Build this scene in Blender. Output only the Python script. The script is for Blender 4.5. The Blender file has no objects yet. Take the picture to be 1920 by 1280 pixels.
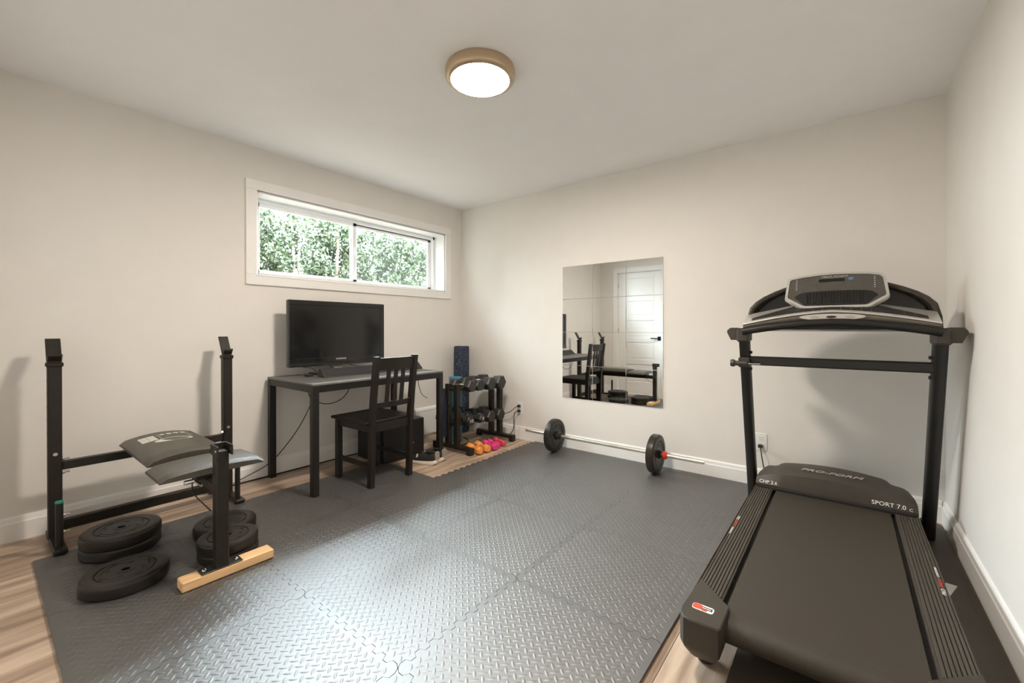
import bpy, bmesh, math, random
from mathutils import Vector, Matrix
random.seed(7)
PI = math.pi
C = bpy.context.scene.collection
scene = bpy.context.scene

# ------------------------------------------------------------------ camera
cam_d = bpy.data.cameras.new('camera')
cam = bpy.data.objects.new('camera', cam_d)
C.objects.link(cam)
cam.location = (3.3597, -3.3568, 1.0900)
cam.rotation_euler = (PI / 2 - 0.00443, 0.0, 0.6658)
cam_d.sensor_fit = 'HORIZONTAL'
cam_d.sensor_width = 36.0
cam_d.lens = 794.82 / 1920 * 36.0
cam_d.shift_y = -20.34 / 1920
cam_d.clip_start = 0.01
scene.camera = cam

# ------------------------------------------------------------------ sky and exposure
world = bpy.data.worlds.new('world')
scene.world = world
world.use_nodes = True
bg = world.node_tree.nodes['Background']
bg.inputs['Color'].default_value = (0.82, 0.915, 1.0, 1)
bg.inputs['Strength'].default_value = 116.0
vs = scene.view_settings
vs.view_transform = 'Standard'
vs.look = 'None'
vs.exposure = 0.06
vs.gamma = 1.0
vs.use_curve_mapping = False
scene.cycles.use_denoising = True
scene.cycles.max_bounces = 12
scene.cycles.diffuse_bounces = 8
scene.cycles.glossy_bounces = 5
scene.cycles.transparent_max_bounces = 12
scene.cycles.sample_clamp_indirect = 6.0
LAMP_STRENGTH = 250.0
LAMP_COLOR = (1.0, 0.885, 0.76, 1)

# sky portal at the window opening (emits nothing itself)
pl_d = bpy.data.lights.new('window_portal', 'AREA')
pl_d.shape = 'RECTANGLE'
pl_d.size = 0.62
pl_d.size_y = 1.86
pl_d.cycles.is_portal = True
pl = bpy.data.objects.new('window_portal', pl_d)
C.objects.link(pl)
pl.location = (-0.235, -1.16, 1.785)
pl.rotation_euler = (0, -PI / 2, 0)

# ------------------------------------------------------------------ helpers
W, DEP, H = 3.805, 3.435, 2.40     # room: x 0..W, y -DEP..0, z 0..H


def lin(c):
    return tuple(((x / 255) / 12.92 if x / 255 <= 0.04045 else ((x / 255 + 0.055) / 1.055) ** 2.4) for x in c)


def mat(name, col, rough=0.5, metal=0.0, var=0.0, scale=20.0, bump=0.0, bscale=200.0, spec=0.5, stretch=None,
        emit=None, coat=0.0, objrand=0.0):
    m = bpy.data.materials.new(name)
    m.use_nodes = True
    nt = m.node_tree
    b = nt.nodes['Principled BSDF']
    b.inputs['Base Color'].default_value = (*col, 1)
    b.inputs['Roughness'].default_value = rough
    b.inputs['Metallic'].default_value = metal
    b.inputs['Specular IOR Level'].default_value = spec
    if coat:
        b.inputs['Coat Weight'].default_value = coat
        b.inputs['Coat Roughness'].default_value = 0.1
    tc = nt.nodes.new('ShaderNodeTexCoord')
    mp = nt.nodes.new('ShaderNodeMapping')
    nt.links.new(tc.outputs['Object'], mp.inputs['Vector'])
    if stretch:
        mp.inputs['Scale'].default_value = stretch
    if var > 0:
        n = nt.nodes.new('ShaderNodeTexNoise')
        n.inputs['Scale'].default_value = scale
        n.inputs['Detail'].default_value = 4
        nt.links.new(mp.outputs['Vector'], n.inputs['Vector'])
        r = nt.nodes.new('ShaderNodeMapRange')
        r.inputs[1].default_value = 0.3
        r.inputs[2].default_value = 0.7
        r.inputs[3].default_value = 1 - var
        r.inputs[4].default_value = 1 + var
        nt.links.new(n.outputs['Fac'], r.inputs[0])
        mx = nt.nodes.new('ShaderNodeVectorMath')
        mx.operation = 'SCALE'
        mx.inputs[0].default_value = col
        nt.links.new(r.outputs[0], mx.inputs['Scale'])
        nt.links.new(mx.outputs[0], b.inputs['Base Color'])
    if bump > 0:
        n2 = nt.nodes.new('ShaderNodeTexNoise')
        n2.inputs['Scale'].default_value = bscale
        n2.inputs['Detail'].default_value = 2
        nt.links.new(mp.outputs['Vector'], n2.inputs['Vector'])
        bp = nt.nodes.new('ShaderNodeBump')
        bp.inputs['Strength'].default_value = bump
        bp.inputs['Distance'].default_value = 0.002
        nt.links.new(n2.outputs['Fac'], bp.inputs['Height'])
        nt.links.new(bp.outputs['Normal'], b.inputs['Normal'])
    if emit:
        b.inputs['Emission Color'].default_value = (*emit[0], 1)
        b.inputs['Emission Strength'].default_value = emit[1]
    return m


M = {}
M['wall'] = mat('wall_paint', (0.80, 0.772, 0.735), 0.75, var=0.012, scale=6, bump=0.06, bscale=260, spec=0.25)
M['ceil'] = mat('ceiling_paint', (0.90, 0.90, 0.90), 0.9, var=0.01, scale=5, bump=0.04, bscale=300, spec=0.1)
M['trim'] = mat('white_trim_paint', (0.88, 0.87, 0.855), 0.38, var=0.01, scale=8)
M['pvc'] = mat('white_vinyl', (0.86, 0.87, 0.88), 0.3)
M['foam'] = mat('black_foam', (0.036, 0.034, 0.032), 0.50, var=0.18, scale=9, bump=0.2, bscale=420, spec=0.9)
M['foam'].node_tree.nodes['Principled BSDF'].inputs['IOR'].default_value = 1.9
M['blackmetal'] = mat('black_powder_coat', (0.016, 0.0125, 0.0085), 0.42, var=0.15, scale=30, bump=0.1, bscale=500, spec=0.38)
M['tmblack'] = mat('treadmill_black_metal', (0.007, 0.006, 0.005), 0.45, bump=0.04, bscale=400)
M['plast'] = mat('charcoal_plastic', (0.042, 0.034, 0.025), 0.5, var=0.08, scale=18, bump=0.15, bscale=900)
M['railplast'] = mat('foot_rail_plastic', (0.056, 0.046, 0.034), 0.5, var=0.10, scale=14, bump=0.12, bscale=700)
M['gloss'] = mat('gloss_black', (0.010, 0.010, 0.010), 0.12)
M['screen'] = mat('dark_screen', (0.008, 0.008, 0.008), 0.10, spec=0.5)
M['deskblk'] = mat('black_desk_paint', (0.011, 0.0095, 0.008), 0.42, spec=0.38, var=0.12, scale=12)
M['desktop'] = mat('desk_top_laminate', (0.060, 0.056, 0.050), 0.60, var=0.15, scale=10, bump=0.05, bscale=150, spec=1.0)
M['desktop'].node_tree.nodes['Principled BSDF'].inputs['IOR'].default_value = 1.9
M['woodblk'] = mat('black_brown_wood', (0.011, 0.0078, 0.005), 0.45, spec=0.4, var=0.35, scale=16, stretch=(1, 1, 0.12), bump=0.1, bscale=60)
M['rubber'] = mat('black_vinyl_plate', (0.015, 0.012, 0.0085), 0.38, spec=0.42, var=0.15, scale=22, bump=0.06, bscale=160)
M['iron'] = mat('black_hex_iron', (0.020, 0.019, 0.018), 0.42, var=0.12, scale=30, bump=0.1, bscale=300)
M['chrome'] = mat('chrome', (0.75, 0.74, 0.72), 0.2, metal=1.0)
M['steel'] = mat('worn_steel_bar', (0.62, 0.59, 0.53), 0.34, metal=0.85, var=0.2, scale=25, stretch=(0.3, 1, 1))
M['silver'] = mat('silver_plastic', (0.60, 0.58, 0.55), 0.32, metal=0.45)
M['dark'] = mat('deep_black', (0.006, 0.006, 0.006), 0.6)
M['white'] = mat('white_print', (0.80, 0.78, 0.75), 0.5)
M['greyprint'] = mat('grey_print', (0.42, 0.40, 0.37), 0.4)
M['redprint'] = mat('red_print', (0.70, 0.07, 0.03), 0.5)
M['red'] = mat('red_plastic', (0.72, 0.06, 0.02), 0.4)
M['cord'] = mat('black_cord', (0.012, 0.011, 0.010), 0.45)
M['whitecord'] = mat('white_cord', (0.72, 0.71, 0.69), 0.45)
M['outlet'] = mat('white_outlet', (0.82, 0.81, 0.79), 0.3)
M['pine'] = mat('pine_wood', (0.78, 0.50, 0.26), 0.5, var=0.16, scale=18, stretch=(2.0, 0.25, 2.0), bump=0.05, bscale=80)
M['orange'] = mat('orange_neoprene', (0.80, 0.30, 0.07), 0.6, var=0.06, scale=40, bump=0.15, bscale=600)
M['pink'] = mat('magenta_neoprene', (0.70, 0.05, 0.22), 0.55, var=0.06, scale=40, bump=0.15, bscale=600)
M['coral'] = mat('coral_red_neoprene', (0.72, 0.06, 0.10), 0.55, var=0.06, scale=40, bump=0.15, bscale=600)
M['teal'] = mat('turquoise_foam', (0.06, 0.27, 0.40), 0.7, var=0.08, scale=30, bump=0.15, bscale=300)
M['navy'] = mat('navy_fabric', (0.012, 0.020, 0.045), 0.85, var=0.2, scale=25, bump=0.2, bscale=300)
M['brass'] = mat('champagne_metal', (0.56, 0.43, 0.29), 0.38, metal=0.75)
M['green'] = mat('green_cap', (0.02, 0.26, 0.20), 0.5)
M['shoeblk'] = mat('black_mesh_fabric', (0.014, 0.013, 0.013), 0.8, bump=0.3, bscale=900)
M['sole'] = mat('white_rubber_sole', (0.78, 0.72, 0.62), 0.5, var=0.05, scale=30)
M['concrete'] = mat('grey_concrete', (0.42, 0.41, 0.39), 0.85, var=0.1, scale=10)
M['soil'] = mat('garden_soil', (0.16, 0.12, 0.08), 0.95, var=0.3, scale=9)
M['soffit'] = mat('white_soffit', (0.70, 0.70, 0.70), 0.6)
M['bark'] = mat('bark', (0.20, 0.15, 0.10), 0.9, var=0.3, scale=20)
M['mesh'] = mat('speaker_cloth', (0.020, 0.020, 0.022), 0.75, bump=0.4, bscale=900)
M['band'] = mat('grey_band', (0.30, 0.27, 0.22), 0.5)


def nodes_of(m):
    nt = m.node_tree
    return nt, nt.nodes, nt.links, nt.nodes['Principled BSDF']


# leaf material with per-face colour noise and some translucency
def leaf_mat(name, c1, c2):
    m = mat(name, c1, 0.55)
    nt, N, L, b = nodes_of(m)
    tc = N.new('ShaderNodeTexCoord')
    n = N.new('ShaderNodeTexNoise')
    n.inputs['Scale'].default_value = 14
    n.inputs['Detail'].default_value = 3
    L.new(tc.outputs['Object'], n.inputs['Vector'])
    cr = N.new('ShaderNodeValToRGB')
    cr.color_ramp.elements[0].position = 0.35
    cr.color_ramp.elements[0].color = (*c1, 1)
    cr.color_ramp.elements[1].position = 0.68
    cr.color_ramp.elements[1].color = (*c2, 1)
    L.new(n.outputs['Fac'], cr.inputs['Fac'])
    L.new(cr.outputs['Color'], b.inputs['Base Color'])
    tr = N.new('ShaderNodeBsdfTranslucent')
    L.new(cr.outputs['Color'], tr.inputs['Color'])
    mx = N.new('ShaderNodeMixShader')
    mx.inputs[0].default_value = 0.12
    L.new(b.outputs[0], mx.inputs[1])
    L.new(tr.outputs[0], mx.inputs[2])
    L.new(mx.outputs[0], N['Material Output'].inputs['Surface'])
    return m


M['leaf'] = leaf_mat('hedge_leaves', (0.008, 0.018, 0.006), (0.040, 0.056, 0.019))


# oak vinyl plank: long streaks along y, tone per plank
def plank_mat():
    m = mat('oak_vinyl_plank', (0.5, 0.4, 0.3), 0.42)
    nt, N, L, b = nodes_of(m)
    tc = N.new('ShaderNodeTexCoord')
    oi = N.new('ShaderNodeObjectInfo')
    add = N.new('ShaderNodeVectorMath')
    add.operation = 'ADD'
    sc_ = N.new('ShaderNodeVectorMath')
    sc_.operation = 'SCALE'
    comb = N.new('ShaderNodeCombineXYZ')
    for i in range(3):
        L.new(oi.outputs['Random'], comb.inputs[i])
    L.new(comb.outputs[0], sc_.inputs[0])
    sc_.inputs['Scale'].default_value = 37.0
    L.new(tc.outputs['Object'], add.inputs[0])
    L.new(sc_.outputs[0], add.inputs[1])
    cols = []
    for stretch, scale, det in (((1, 0.10, 1), 26, 5), ((1, 0.045, 1), 9, 3)):
        mp = N.new('ShaderNodeMapping')
        mp.inputs['Scale'].default_value = stretch
        L.new(add.outputs[0], mp.inputs['Vector'])
        n = N.new('ShaderNodeTexNoise')
        n.inputs['Scale'].default_value = scale
        n.inputs['Detail'].default_value = det
        L.new(mp.outputs['Vector'], n.inputs['Vector'])
        cols.append(n)
    ad = N.new('ShaderNodeMath')
    ad.operation = 'ADD'
    L.new(cols[0].outputs['Fac'], ad.inputs[0])
    L.new(cols[1].outputs['Fac'], ad.inputs[1])
    m2 = N.new('ShaderNodeMath')
    m2.operation = 'MULTIPLY_ADD'
    L.new(oi.outputs['Random'], m2.inputs[0])
    m2.inputs[1].default_value = 0.16
    L.new(ad.outputs[0], m2.inputs[2])
    cr = N.new('ShaderNodeValToRGB')
    e = cr.color_ramp.elements
    e[0].position = 0.42
    e[0].color = (0.24, 0.165, 0.115, 1)
    e[1].position = 0.70
    e[1].color = (0.60, 0.475, 0.37, 1)
    e2 = e.new(0.56)
    e2.color = (0.42, 0.315, 0.235, 1)
    half = N.new('ShaderNodeMath')
    half.operation = 'MULTIPLY'
    half.inputs[1].default_value = 0.52
    L.new(m2.outputs[0], half.inputs[0])
    L.new(half.outputs[0], cr.inputs['Fac'])
    L.new(cr.outputs['Color'], b.inputs['Base Color'])
    bp = N.new('ShaderNodeBump')
    bp.inputs['Strength'].default_value = 0.12
    bp.inputs['Distance'].default_value = 0.001
    L.new(cols[0].outputs['Fac'], bp.inputs['Height'])
    L.new(bp.outputs['Normal'], b.inputs['Normal'])
    return m


M['plank'] = plank_mat()


# speckled foam roller
def speckle_mat():
    m = mat('speckled_roller', (0.012, 0.012, 0.014), 0.75)
    nt, N, L, b = nodes_of(m)
    tc = N.new('ShaderNodeTexCoord')
    v = N.new('ShaderNodeTexNoise')
    v.inputs['Scale'].default_value = 130
    v.inputs['Detail'].default_value = 1.5
    L.new(tc.outputs['Object'], v.inputs['Vector'])
    cr = N.new('ShaderNodeValToRGB')
    cr.color_ramp.elements[0].position = 0.56
    cr.color_ramp.elements[0].color = (0.014, 0.013, 0.014, 1)
    cr.color_ramp.elements[1].position = 0.66
    cr.color_ramp.elements[1].color = (0.07, 0.17, 0.36, 1)
    L.new(v.outputs['Fac'], cr.inputs['Fac'])
    L.new(cr.outputs['Color'], b.inputs['Base Color'])
    return m


M['speckle'] = speckle_mat()


# small diamond relief (bench vinyl / belt weave) from crossed waves
def relief_mat(name, col, rough, scale, strength, rot=PI / 4, spec=0.5, dist=0.002):
    m = mat(name, col, rough, spec=spec)
    nt, N, L, b = nodes_of(m)
    tc = N.new('ShaderNodeTexCoord')
    mp = N.new('ShaderNodeMapping')
    mp.inputs['Rotation'].default_value = (0, 0, rot)
    L.new(tc.outputs['Object'], mp.inputs['Vector'])
    ws = []
    for d in ('X', 'Y'):
        w = N.new('ShaderNodeTexWave')
        w.wave_type = 'BANDS'
        w.bands_direction = d
        w.inputs['Scale'].default_value = scale
        L.new(mp.outputs['Vector'], w.inputs['Vector'])
        ws.append(w)
    mu = N.new('ShaderNodeMath')
    mu.operation = 'MULTIPLY'
    L.new(ws[0].outputs['Fac'], mu.inputs[0])
    L.new(ws[1].outputs['Fac'], mu.inputs[1])
    bp = N.new('ShaderNodeBump')
    bp.inputs['Strength'].default_value = strength
    bp.inputs['Distance'].default_value = dist
    L.new(mu.outputs[0], bp.inputs['Height'])
    L.new(bp.outputs['Normal'], b.inputs['Normal'])
    return m


M['vinyl'] = relief_mat('bench_vinyl', (0.064, 0.055, 0.043), 0.36, 55, 0.5)
M['belt'] = relief_mat('treadmill_belt', (0.036, 0.0275, 0.018), 0.58, 130, 0.35)
M['ribmat'] = relief_mat('ribbed_rubber_mat', (0.075, 0.058, 0.042), 0.55, 60, 0.35, rot=0)
M['louver'] = mat('louver_black', (0.014, 0.0125, 0.011), 0.55)
M['fascia'] = mat('bronze_grey_plastic', (0.13, 0.115, 0.092), 0.3)


def thin_glass():
    m = bpy.data.materials.new('window_glass')
    m.use_nodes = True
    nt = m.node_tree
    N, L = nt.nodes, nt.links
    N.remove(N['Principled BSDF'])
    t = N.new('ShaderNodeBsdfTransparent')
    t.inputs['Color'].default_value = (0.93, 0.96, 0.95, 1)
    g = N.new('ShaderNodeBsdfGlossy')
    g.inputs['Roughness'].default_value = 0.02
    x = N.new('ShaderNodeMixShader')
    x.inputs[0].default_value = 0.045
    L.new(t.outputs[0], x.inputs[1])
    L.new(g.outputs[0], x.inputs[2])
    L.new(x.outputs[0], N['Material Output'].inputs['Surface'])
    return m


def screen_mesh():
    m = bpy.data.materials.new('insect_screen')
    m.use_nodes = True
    nt = m.node_tree
    N, L = nt.nodes, nt.links
    b = N['Principled BSDF']
    b.inputs['Base Color'].default_value = (0.32, 0.33, 0.34, 1)
    b.inputs['Roughness'].default_value = 0.7
    t = N.new('ShaderNodeBsdfTransparent')
    x = N.new('ShaderNodeMixShader')
    x.inputs[0].default_value = 0.24
    L.new(t.outputs[0], x.inputs[1])
    L.new(b.outputs[0], x.inputs[2])
    L.new(x.outputs[0], N['Material Output'].inputs['Surface'])
    return m


M['glass'] = thin_glass()
M['screenmesh'] = screen_mesh()
M['mirror'] = mat('mirror_silver', (0.86, 0.88, 0.875), 0.012, metal=1.0)
M['lamp'] = mat('lamp_diffuser', (0.9, 0.9, 0.88), 0.5, emit=(LAMP_COLOR[:3], LAMP_STRENGTH))
M['led'] = mat('red_led', (0.3, 0.0, 0.0), 0.4, emit=((1, 0.05, 0.05), 1.5))
M['blueled'] = mat('blue_display_icon', (0.03, 0.07, 0.16), 0.4, emit=((0.35, 0.55, 0.9), 0.18))


class MB:
    """collects geometry; build() links it as one mesh object"""

    def __init__(self, root=None):
        self.v, self.f, self.o = [], [], Vector(root.get('_o', (0, 0, 0))) if root else Vector((0, 0, 0))

    def add(self, vs_, fs):
        k = len(self.v)
        self.v += [Vector(p) for p in vs_]
        self.f += [tuple(i + k for i in q) for q in fs]
        return self

    def box(self, lo, hi, bev=0.0, T=None):
        lo, hi = Vector(lo), Vector(hi)
        c, h = (lo + hi) / 2, (hi - lo) / 2
        h = Vector([abs(x) for x in h])
        bev = min(bev, 0.49 * min(h) * 2)
        if bev <= 0:
            vv = [c + Vector((sx * h.x, sy * h.y, sz * h.z)) for sx in (-1, 1) for sy in (-1, 1) for sz in (-1, 1)]
            ff = [(0, 1, 3, 2), (4, 6, 7, 5), (0, 4, 5, 1), (2, 3, 7, 6), (0, 2, 6, 4), (1, 5, 7, 3)]
        else:
            idx, vv = {}, []
            for sx in (-1, 1):
                for sy in (-1, 1):
                    for sz in (-1, 1):
                        s = (sx, sy, sz)
                        for a in range(3):
                            p = [s[k] * (h[k] - (0 if k == a else bev)) for k in range(3)]
                            idx[(s, a)] = len(vv)
                            vv.append(c + Vector(p))
            ff = []
            for a in range(3):
                b_, c_ = (a + 1) % 3, (a + 2) % 3
                for s in (-1, 1):
                    q = []
                    for sb, sc in ((-1, -1), (1, -1), (1, 1), (-1, 1)):
                        t = [0, 0, 0]
                        t[a], t[b_], t[c_] = s, sb, sc
                        q.append(idx[(tuple(t), a)])
                    ff.append(tuple(q))
                for sb in (-1, 1):
                    for sc in (-1, 1):
                        t1, t2 = [0] * 3, [0] * 3
                        t1[a], t2[a] = -1, 1
                        for t in (t1, t2):
                            t[b_], t[c_] = sb, sc
                        ff.append((idx[(tuple(t1), b_)], idx[(tuple(t2), b_)], idx[(tuple(t2), c_)], idx[(tuple(t1), c_)]))
            for sx in (-1, 1):
                for sy in (-1, 1):
                    for sz in (-1, 1):
                        s = (sx, sy, sz)
                        ff.append((idx[(s, 0)], idx[(s, 1)], idx[(s, 2)]))
        if T is not None:
            vv = [T @ p for p in vv]
        return self.add(vv, ff)

    def bar(self, a, b, w, d, bev=0.0, up=(0, 0, 1)):
        """rectangular bar from a to b, w across, d along the up-ish side"""
        a, b = Vector(a), Vector(b)
        z = (b - a)
        L = z.length
        z.normalize()
        up = Vector(up)
        x = up.cross(z)
        if x.length < 1e-4:
            x = Vector((1, 0, 0)).cross(z)
        x.normalize()
        y = z.cross(x)
        T = Matrix(((x.x, y.x, z.x, a.x), (x.y, y.y, z.y, a.y), (x.z, y.z, z.z, a.z), (0, 0, 0, 1)))
        return self.box((-w / 2, -d / 2, 0), (w / 2, d / 2, L), bev, T)

    def loft(self, rings, cap=True, closed=True):
        n = len(rings[0])
        vv = [p for r in rings for p in r]
        ff = []
        for i in range(len(rings) - 1):
            for j in range(n if closed else n - 1):
                k = (j + 1) % n
                ff.append((i * n + j, i * n + k, (i + 1) * n + k, (i + 1) * n + j))
        if cap:
            ff.append(tuple(range(n)))
            ff.append(tuple(range((len(rings) - 1) * n, len(rings) * n)))
        return self.add(vv, ff)

    def tube(self, pts, r, n=8, cap=True, flat=1.0, up=(0, 0, 1)):
        pts = [Vector(p) for p in pts]
        rings, prev = [], None
        for i, p in enumerate(pts):
            t = (pts[min(i + 1, len(pts) - 1)] - pts[max(i - 1, 0)]).normalized()
            if prev is None:
                a = Vector(up).cross(t)
                if a.length < 1e-3:
                    a = Vector((1, 0, 0)).cross(t)
            else:
                a = prev - t * prev.dot(t)
            a.normalize()
            prev = a
            b = t.cross(a)
            rr = r[i] if isinstance(r, (list, tuple)) else r
            rings.append([p + a * rr * math.cos(2 * PI * k / n) + b * rr * flat * math.sin(2 * PI * k / n) for k in range(n)])
        return self.loft(rings, cap)

    def lathe(self, prof, c=(0, 0, 0), axis='z', n=32, closed=False):
        c = Vector(c)
        rings = []
        for r, h in prof:
            ring = []
            for k in range(n):
                a = 2 * PI * k / n
                u, v = r * math.cos(a), r * math.sin(a)
                ring.append(c + (Vector((u, v, h)) if axis == 'z' else Vector((h, u, v)) if axis == 'x' else Vector((u, h, v))))
            rings.append(ring)
        if closed:
            rings.append(rings[0])
        return self.loft(rings, cap=not closed)

    def prism(self, poly, fn0, fn1):
        """poly of (u,v); fn0/fn1 map (u,v) to the two end faces"""
        return self.loft([[Vector(fn0(*p)) for p in poly], [Vector(fn1(*p)) for p in poly]])

    def build(self, name, m, parent=None, smooth=35):
        me = bpy.data.meshes.new(name)
        me.from_pydata([p - self.o for p in self.v], [], self.f)
        bm = bmesh.new()
        bm.from_mesh(me)
        bmesh.ops.recalc_face_normals(bm, faces=bm.faces)
        bm.to_mesh(me)
        bm.free()
        if smooth:
            me.shade_smooth()
            me.set_sharp_from_angle(angle=math.radians(smooth))
        me.materials.append(M[m] if isinstance(m, str) else m)
        o = bpy.data.objects.new(name, me)
        C.objects.link(o)
        if parent:
            o.parent = parent
        return o


def thing(name, label, cat, loc=(0, 0, 0), rz=0.0, group=None, world=True):
    """an Empty at the thing's base; with world=True its parts are given in room coordinates"""
    o = bpy.data.objects.new(name, None)
    C.objects.link(o)
    o.location = loc
    o.rotation_euler = (0, 0, rz)
    o['label'], o['category'] = label, cat
    if group:
        o['group'] = group
    if world:
        o['_o'] = tuple(loc)
    o.empty_display_size = 0.05
    return o


def tag(o, label, cat, group=None):
    o['label'], o['category'] = label, cat
    if group:
        o['group'] = group
    return o


def struct(o):
    o['kind'] = 'structure'
    return o


def text(s, size, m, parent, mtx, name='lettering', off=(0, 0, 0), shear=0.0, sx=1.0, ext=0.0003):
    """flat print; mtx maps the text plane (x right, y up) into room coordinates"""
    cu = bpy.data.curves.new('txt', 'FONT')
    cu.body, cu.size, cu.extrude, cu.shear = s, size, ext, shear
    cu.align_x = 'CENTER'
    cu.align_y = 'CENTER'
    cu.resolution_u = 3
    t = bpy.data.objects.new('txt', cu)
    C.objects.link(t)
    me = bpy.data.meshes.new_from_object(t.evaluated_get(bpy.context.evaluated_depsgraph_get()))
    bpy.data.objects.remove(t)
    bpy.data.curves.remove(cu)
    o_ = Vector(off)
    for v in me.vertices:
        v.co = mtx @ Vector((v.co.x * sx, v.co.y, v.co.z)) - o_
    me.name = name
    me.materials.clear()
    me.materials.append(M[m])
    ob = bpy.data.objects.new(name, me)
    C.objects.link(ob)
    ob.parent = parent
    return ob


def frame_mtx(o, x, y):
    x, y = Vector(x).normalized(), Vector(y).normalized()
    z = x.cross(y)
    return Matrix(((x.x, y.x, z.x, o[0]), (x.y, y.y, z.y, o[1]), (x.z, y.z, z.z, o[2]), (0, 0, 0, 1)))


def smooth_path(pts, n=8):
    """Catmull-Rom through pts"""
    P = [Vector(p) for p in pts]
    P = [P[0] * 2 - P[1]] + P + [P[-1] * 2 - P[-2]]
    out = []
    for i in range(1, len(P) - 2):
        for k in range(n):
            t = k / n
            a, b, c, d = P[i - 1], P[i], P[i + 1], P[i + 2]
            out.append(0.5 * ((2 * b) + (c - a) * t + (2 * a - 5 * b + 4 * c - d) * t * t + (3 * b - a - 3 * c + d) * t ** 3))
    out.append(P[-2])
    return out


# ================================================================== ROOM SHELL
T_ = 0.22
# window opening
WY0, WY1, WZ0, WZ1 = -2.08, -0.24, 1.483, 2.092
m = MB()
m.box((-T_, -DEP, -0.05), (0, WY0, H))
m.box((-T_, WY1, -0.05), (0, 0.0, H))
m.box((-T_, WY0, -0.05), (0, WY1, WZ0))
m.box((-T_, WY0, WZ1), (0, WY1, H))
struct(m.build('wall_left', 'wall', smooth=0))
struct(MB().box((-T_, 0, -0.05), (W + 0.12, 0.12, H)).build('wall_back', 'wall', smooth=0))
struct(MB().box((W, -DEP, -0.05), (W + 0.12, 0, H)).build('wall_right', 'wall', smooth=0))
# wall behind the camera, with the door opening
DX0, DX1, DZ = 0.315, 1.065, 2.035
m = MB()
m.box((-T_, -DEP - 0.12, -0.05), (DX0, -DEP, H))
m.box((DX1, -DEP - 0.12, -0.05), (W + 0.12, -DEP, H))
m.box((DX0, -DEP - 0.12, DZ), (DX1, -DEP, H))
struct(m.build('wall_front', 'wall', smooth=0))
struct(MB().box((-T_, -DEP - 0.12, H), (W + 0.12, 0.12, H + 0.1)).build('ceiling', 'ceil', smooth=0))

# floor: slab with one object per plank
floor = struct(MB().box((-0.1, -DEP - 0.14, -0.05), (W + 0.1, 0.1, -0.006)).build('floor', 'dark', smooth=0))
PW = 0.181
cache = {}
x = 0.0
row = 0
while x < W - 0.005:
    w_ = min(PW, W - x)
    y = -DEP
    first = [0.62, 1.05, 0.31, 0.85, 0.48][row % 5]
    while y < -0.005:
        ln = min(first if y == -DEP else 1.22, -y)
        key = (round(w_, 3), round(ln, 3))
        if key not in cache:
            b = MB().box((0.0006, 0.0006, -0.006), (key[0] - 0.0006, key[1] - 0.0006, 0.0), 0.0009)
            o = b.build('plank', 'plank', floor, smooth=0)
            cache[key] = o
        else:
            o = cache[key].copy()
            C.objects.link(o)
            o.parent = floor
        o.location = (x, y, 0)
        y += ln
    x += PW
    row += 1


# baseboards: flat face with a sloped shoulder
BB = [(0, 0), (0.016, 0), (0.016, 0.092), (0.013, 0.098), (0.010, 0.118), (0.006, 0.1256), (0, 0.1256)]


def baseboard(name, a, b, nrm):
    a, b, nrm = Vector(a), Vector(b), Vector(nrm)
    mb = MB()
    mb.loft([[p + nrm * t + Vector((0, 0, z)) for t, z in BB] for p in (a, b)])
    return struct(mb.build(name, 'trim', smooth=0))


baseboard('baseboard_left', (0, -DEP, 0), (0, 0, 0), (1, 0, 0))
baseboard('baseboard_back', (0.016, 0, 0), (W - 0.016, 0, 0), (0, -1, 0))
baseboard('baseboard_right', (W, -DEP, 0), (W, 0, 0), (-1, 0, 0))
baseboard('baseboard_front', (DX1 + 0.075, -DEP, 0), (W - 0.016, -DEP, 0), (0, 1, 0))
baseboard('baseboard_corner', (0.016, -DEP, 0), (DX0 - 0.075, -DEP, 0), (0, 1, 0))

# ---- window
win = struct(MB().box((-0.215, WY0, WZ1 - 0.012), (0.0, WY1, WZ1)).box((-0.215, WY0, WZ0), (0.0, WY1, WZ0 + 0.012))
             .box((-0.215, WY0, WZ0), (0, WY0 + 0.012, WZ1)).box((-0.215, WY1 - 0.012, WZ0), (0, WY1, WZ1)).build('window_1', 'pvc', smooth=0))
TW = 0.075   # casing width
m = MB()
for lo, hi in (((0, WY0 - TW, WZ1), (0.018, WY1 + TW, WZ1 + TW)), ((0, WY0 - TW, WZ0 - TW), (0.018, WY1 + TW, WZ0)),
               ((0, WY0 - TW, WZ0), (0.018, WY0, WZ1)), ((0, WY1, WZ0), (0.018, WY1 + TW, WZ1))):
    m.box(lo, hi, 0.003)
m.box((0, WY0 - 0.012, WZ1), (0.021, WY1 + 0.012, WZ1 + 0.012), 0.003).box((0, WY0 - 0.012, WZ0 - 0.012), (0.021, WY1 + 0.012, WZ0), 0.003)
struct(m.build('trim_1', 'trim', smooth=0))
# outer vinyl frame
m = MB()
fy0, fy1, fz0, fz1 = WY0 + 0.012, WY1 - 0.012, WZ0 + 0.012, WZ1 - 0.012
FR = 0.030
m.box((-0.212, fy0, fz1 - FR), (-0.145, fy1, fz1), 0.003).box((-0.212, fy0, fz0), (-0.145, fy1, fz0 + FR * 0.7), 0.003)
m.box((-0.212, fy0, fz0), (-0.145, fy0 + FR, fz1), 0.003).box((-0.212, fy1 - FR, fz0), (-0.145, fy1, fz1), 0.003)
m.box((-0.19, fy0 + FR, fz1 - FR - 0.012), (-0.18, fy1 - FR, fz1 - FR + 0.004), 0.001)
m.build('window_frame', 'pvc', win, smooth=0)
ym = -1.205


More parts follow.
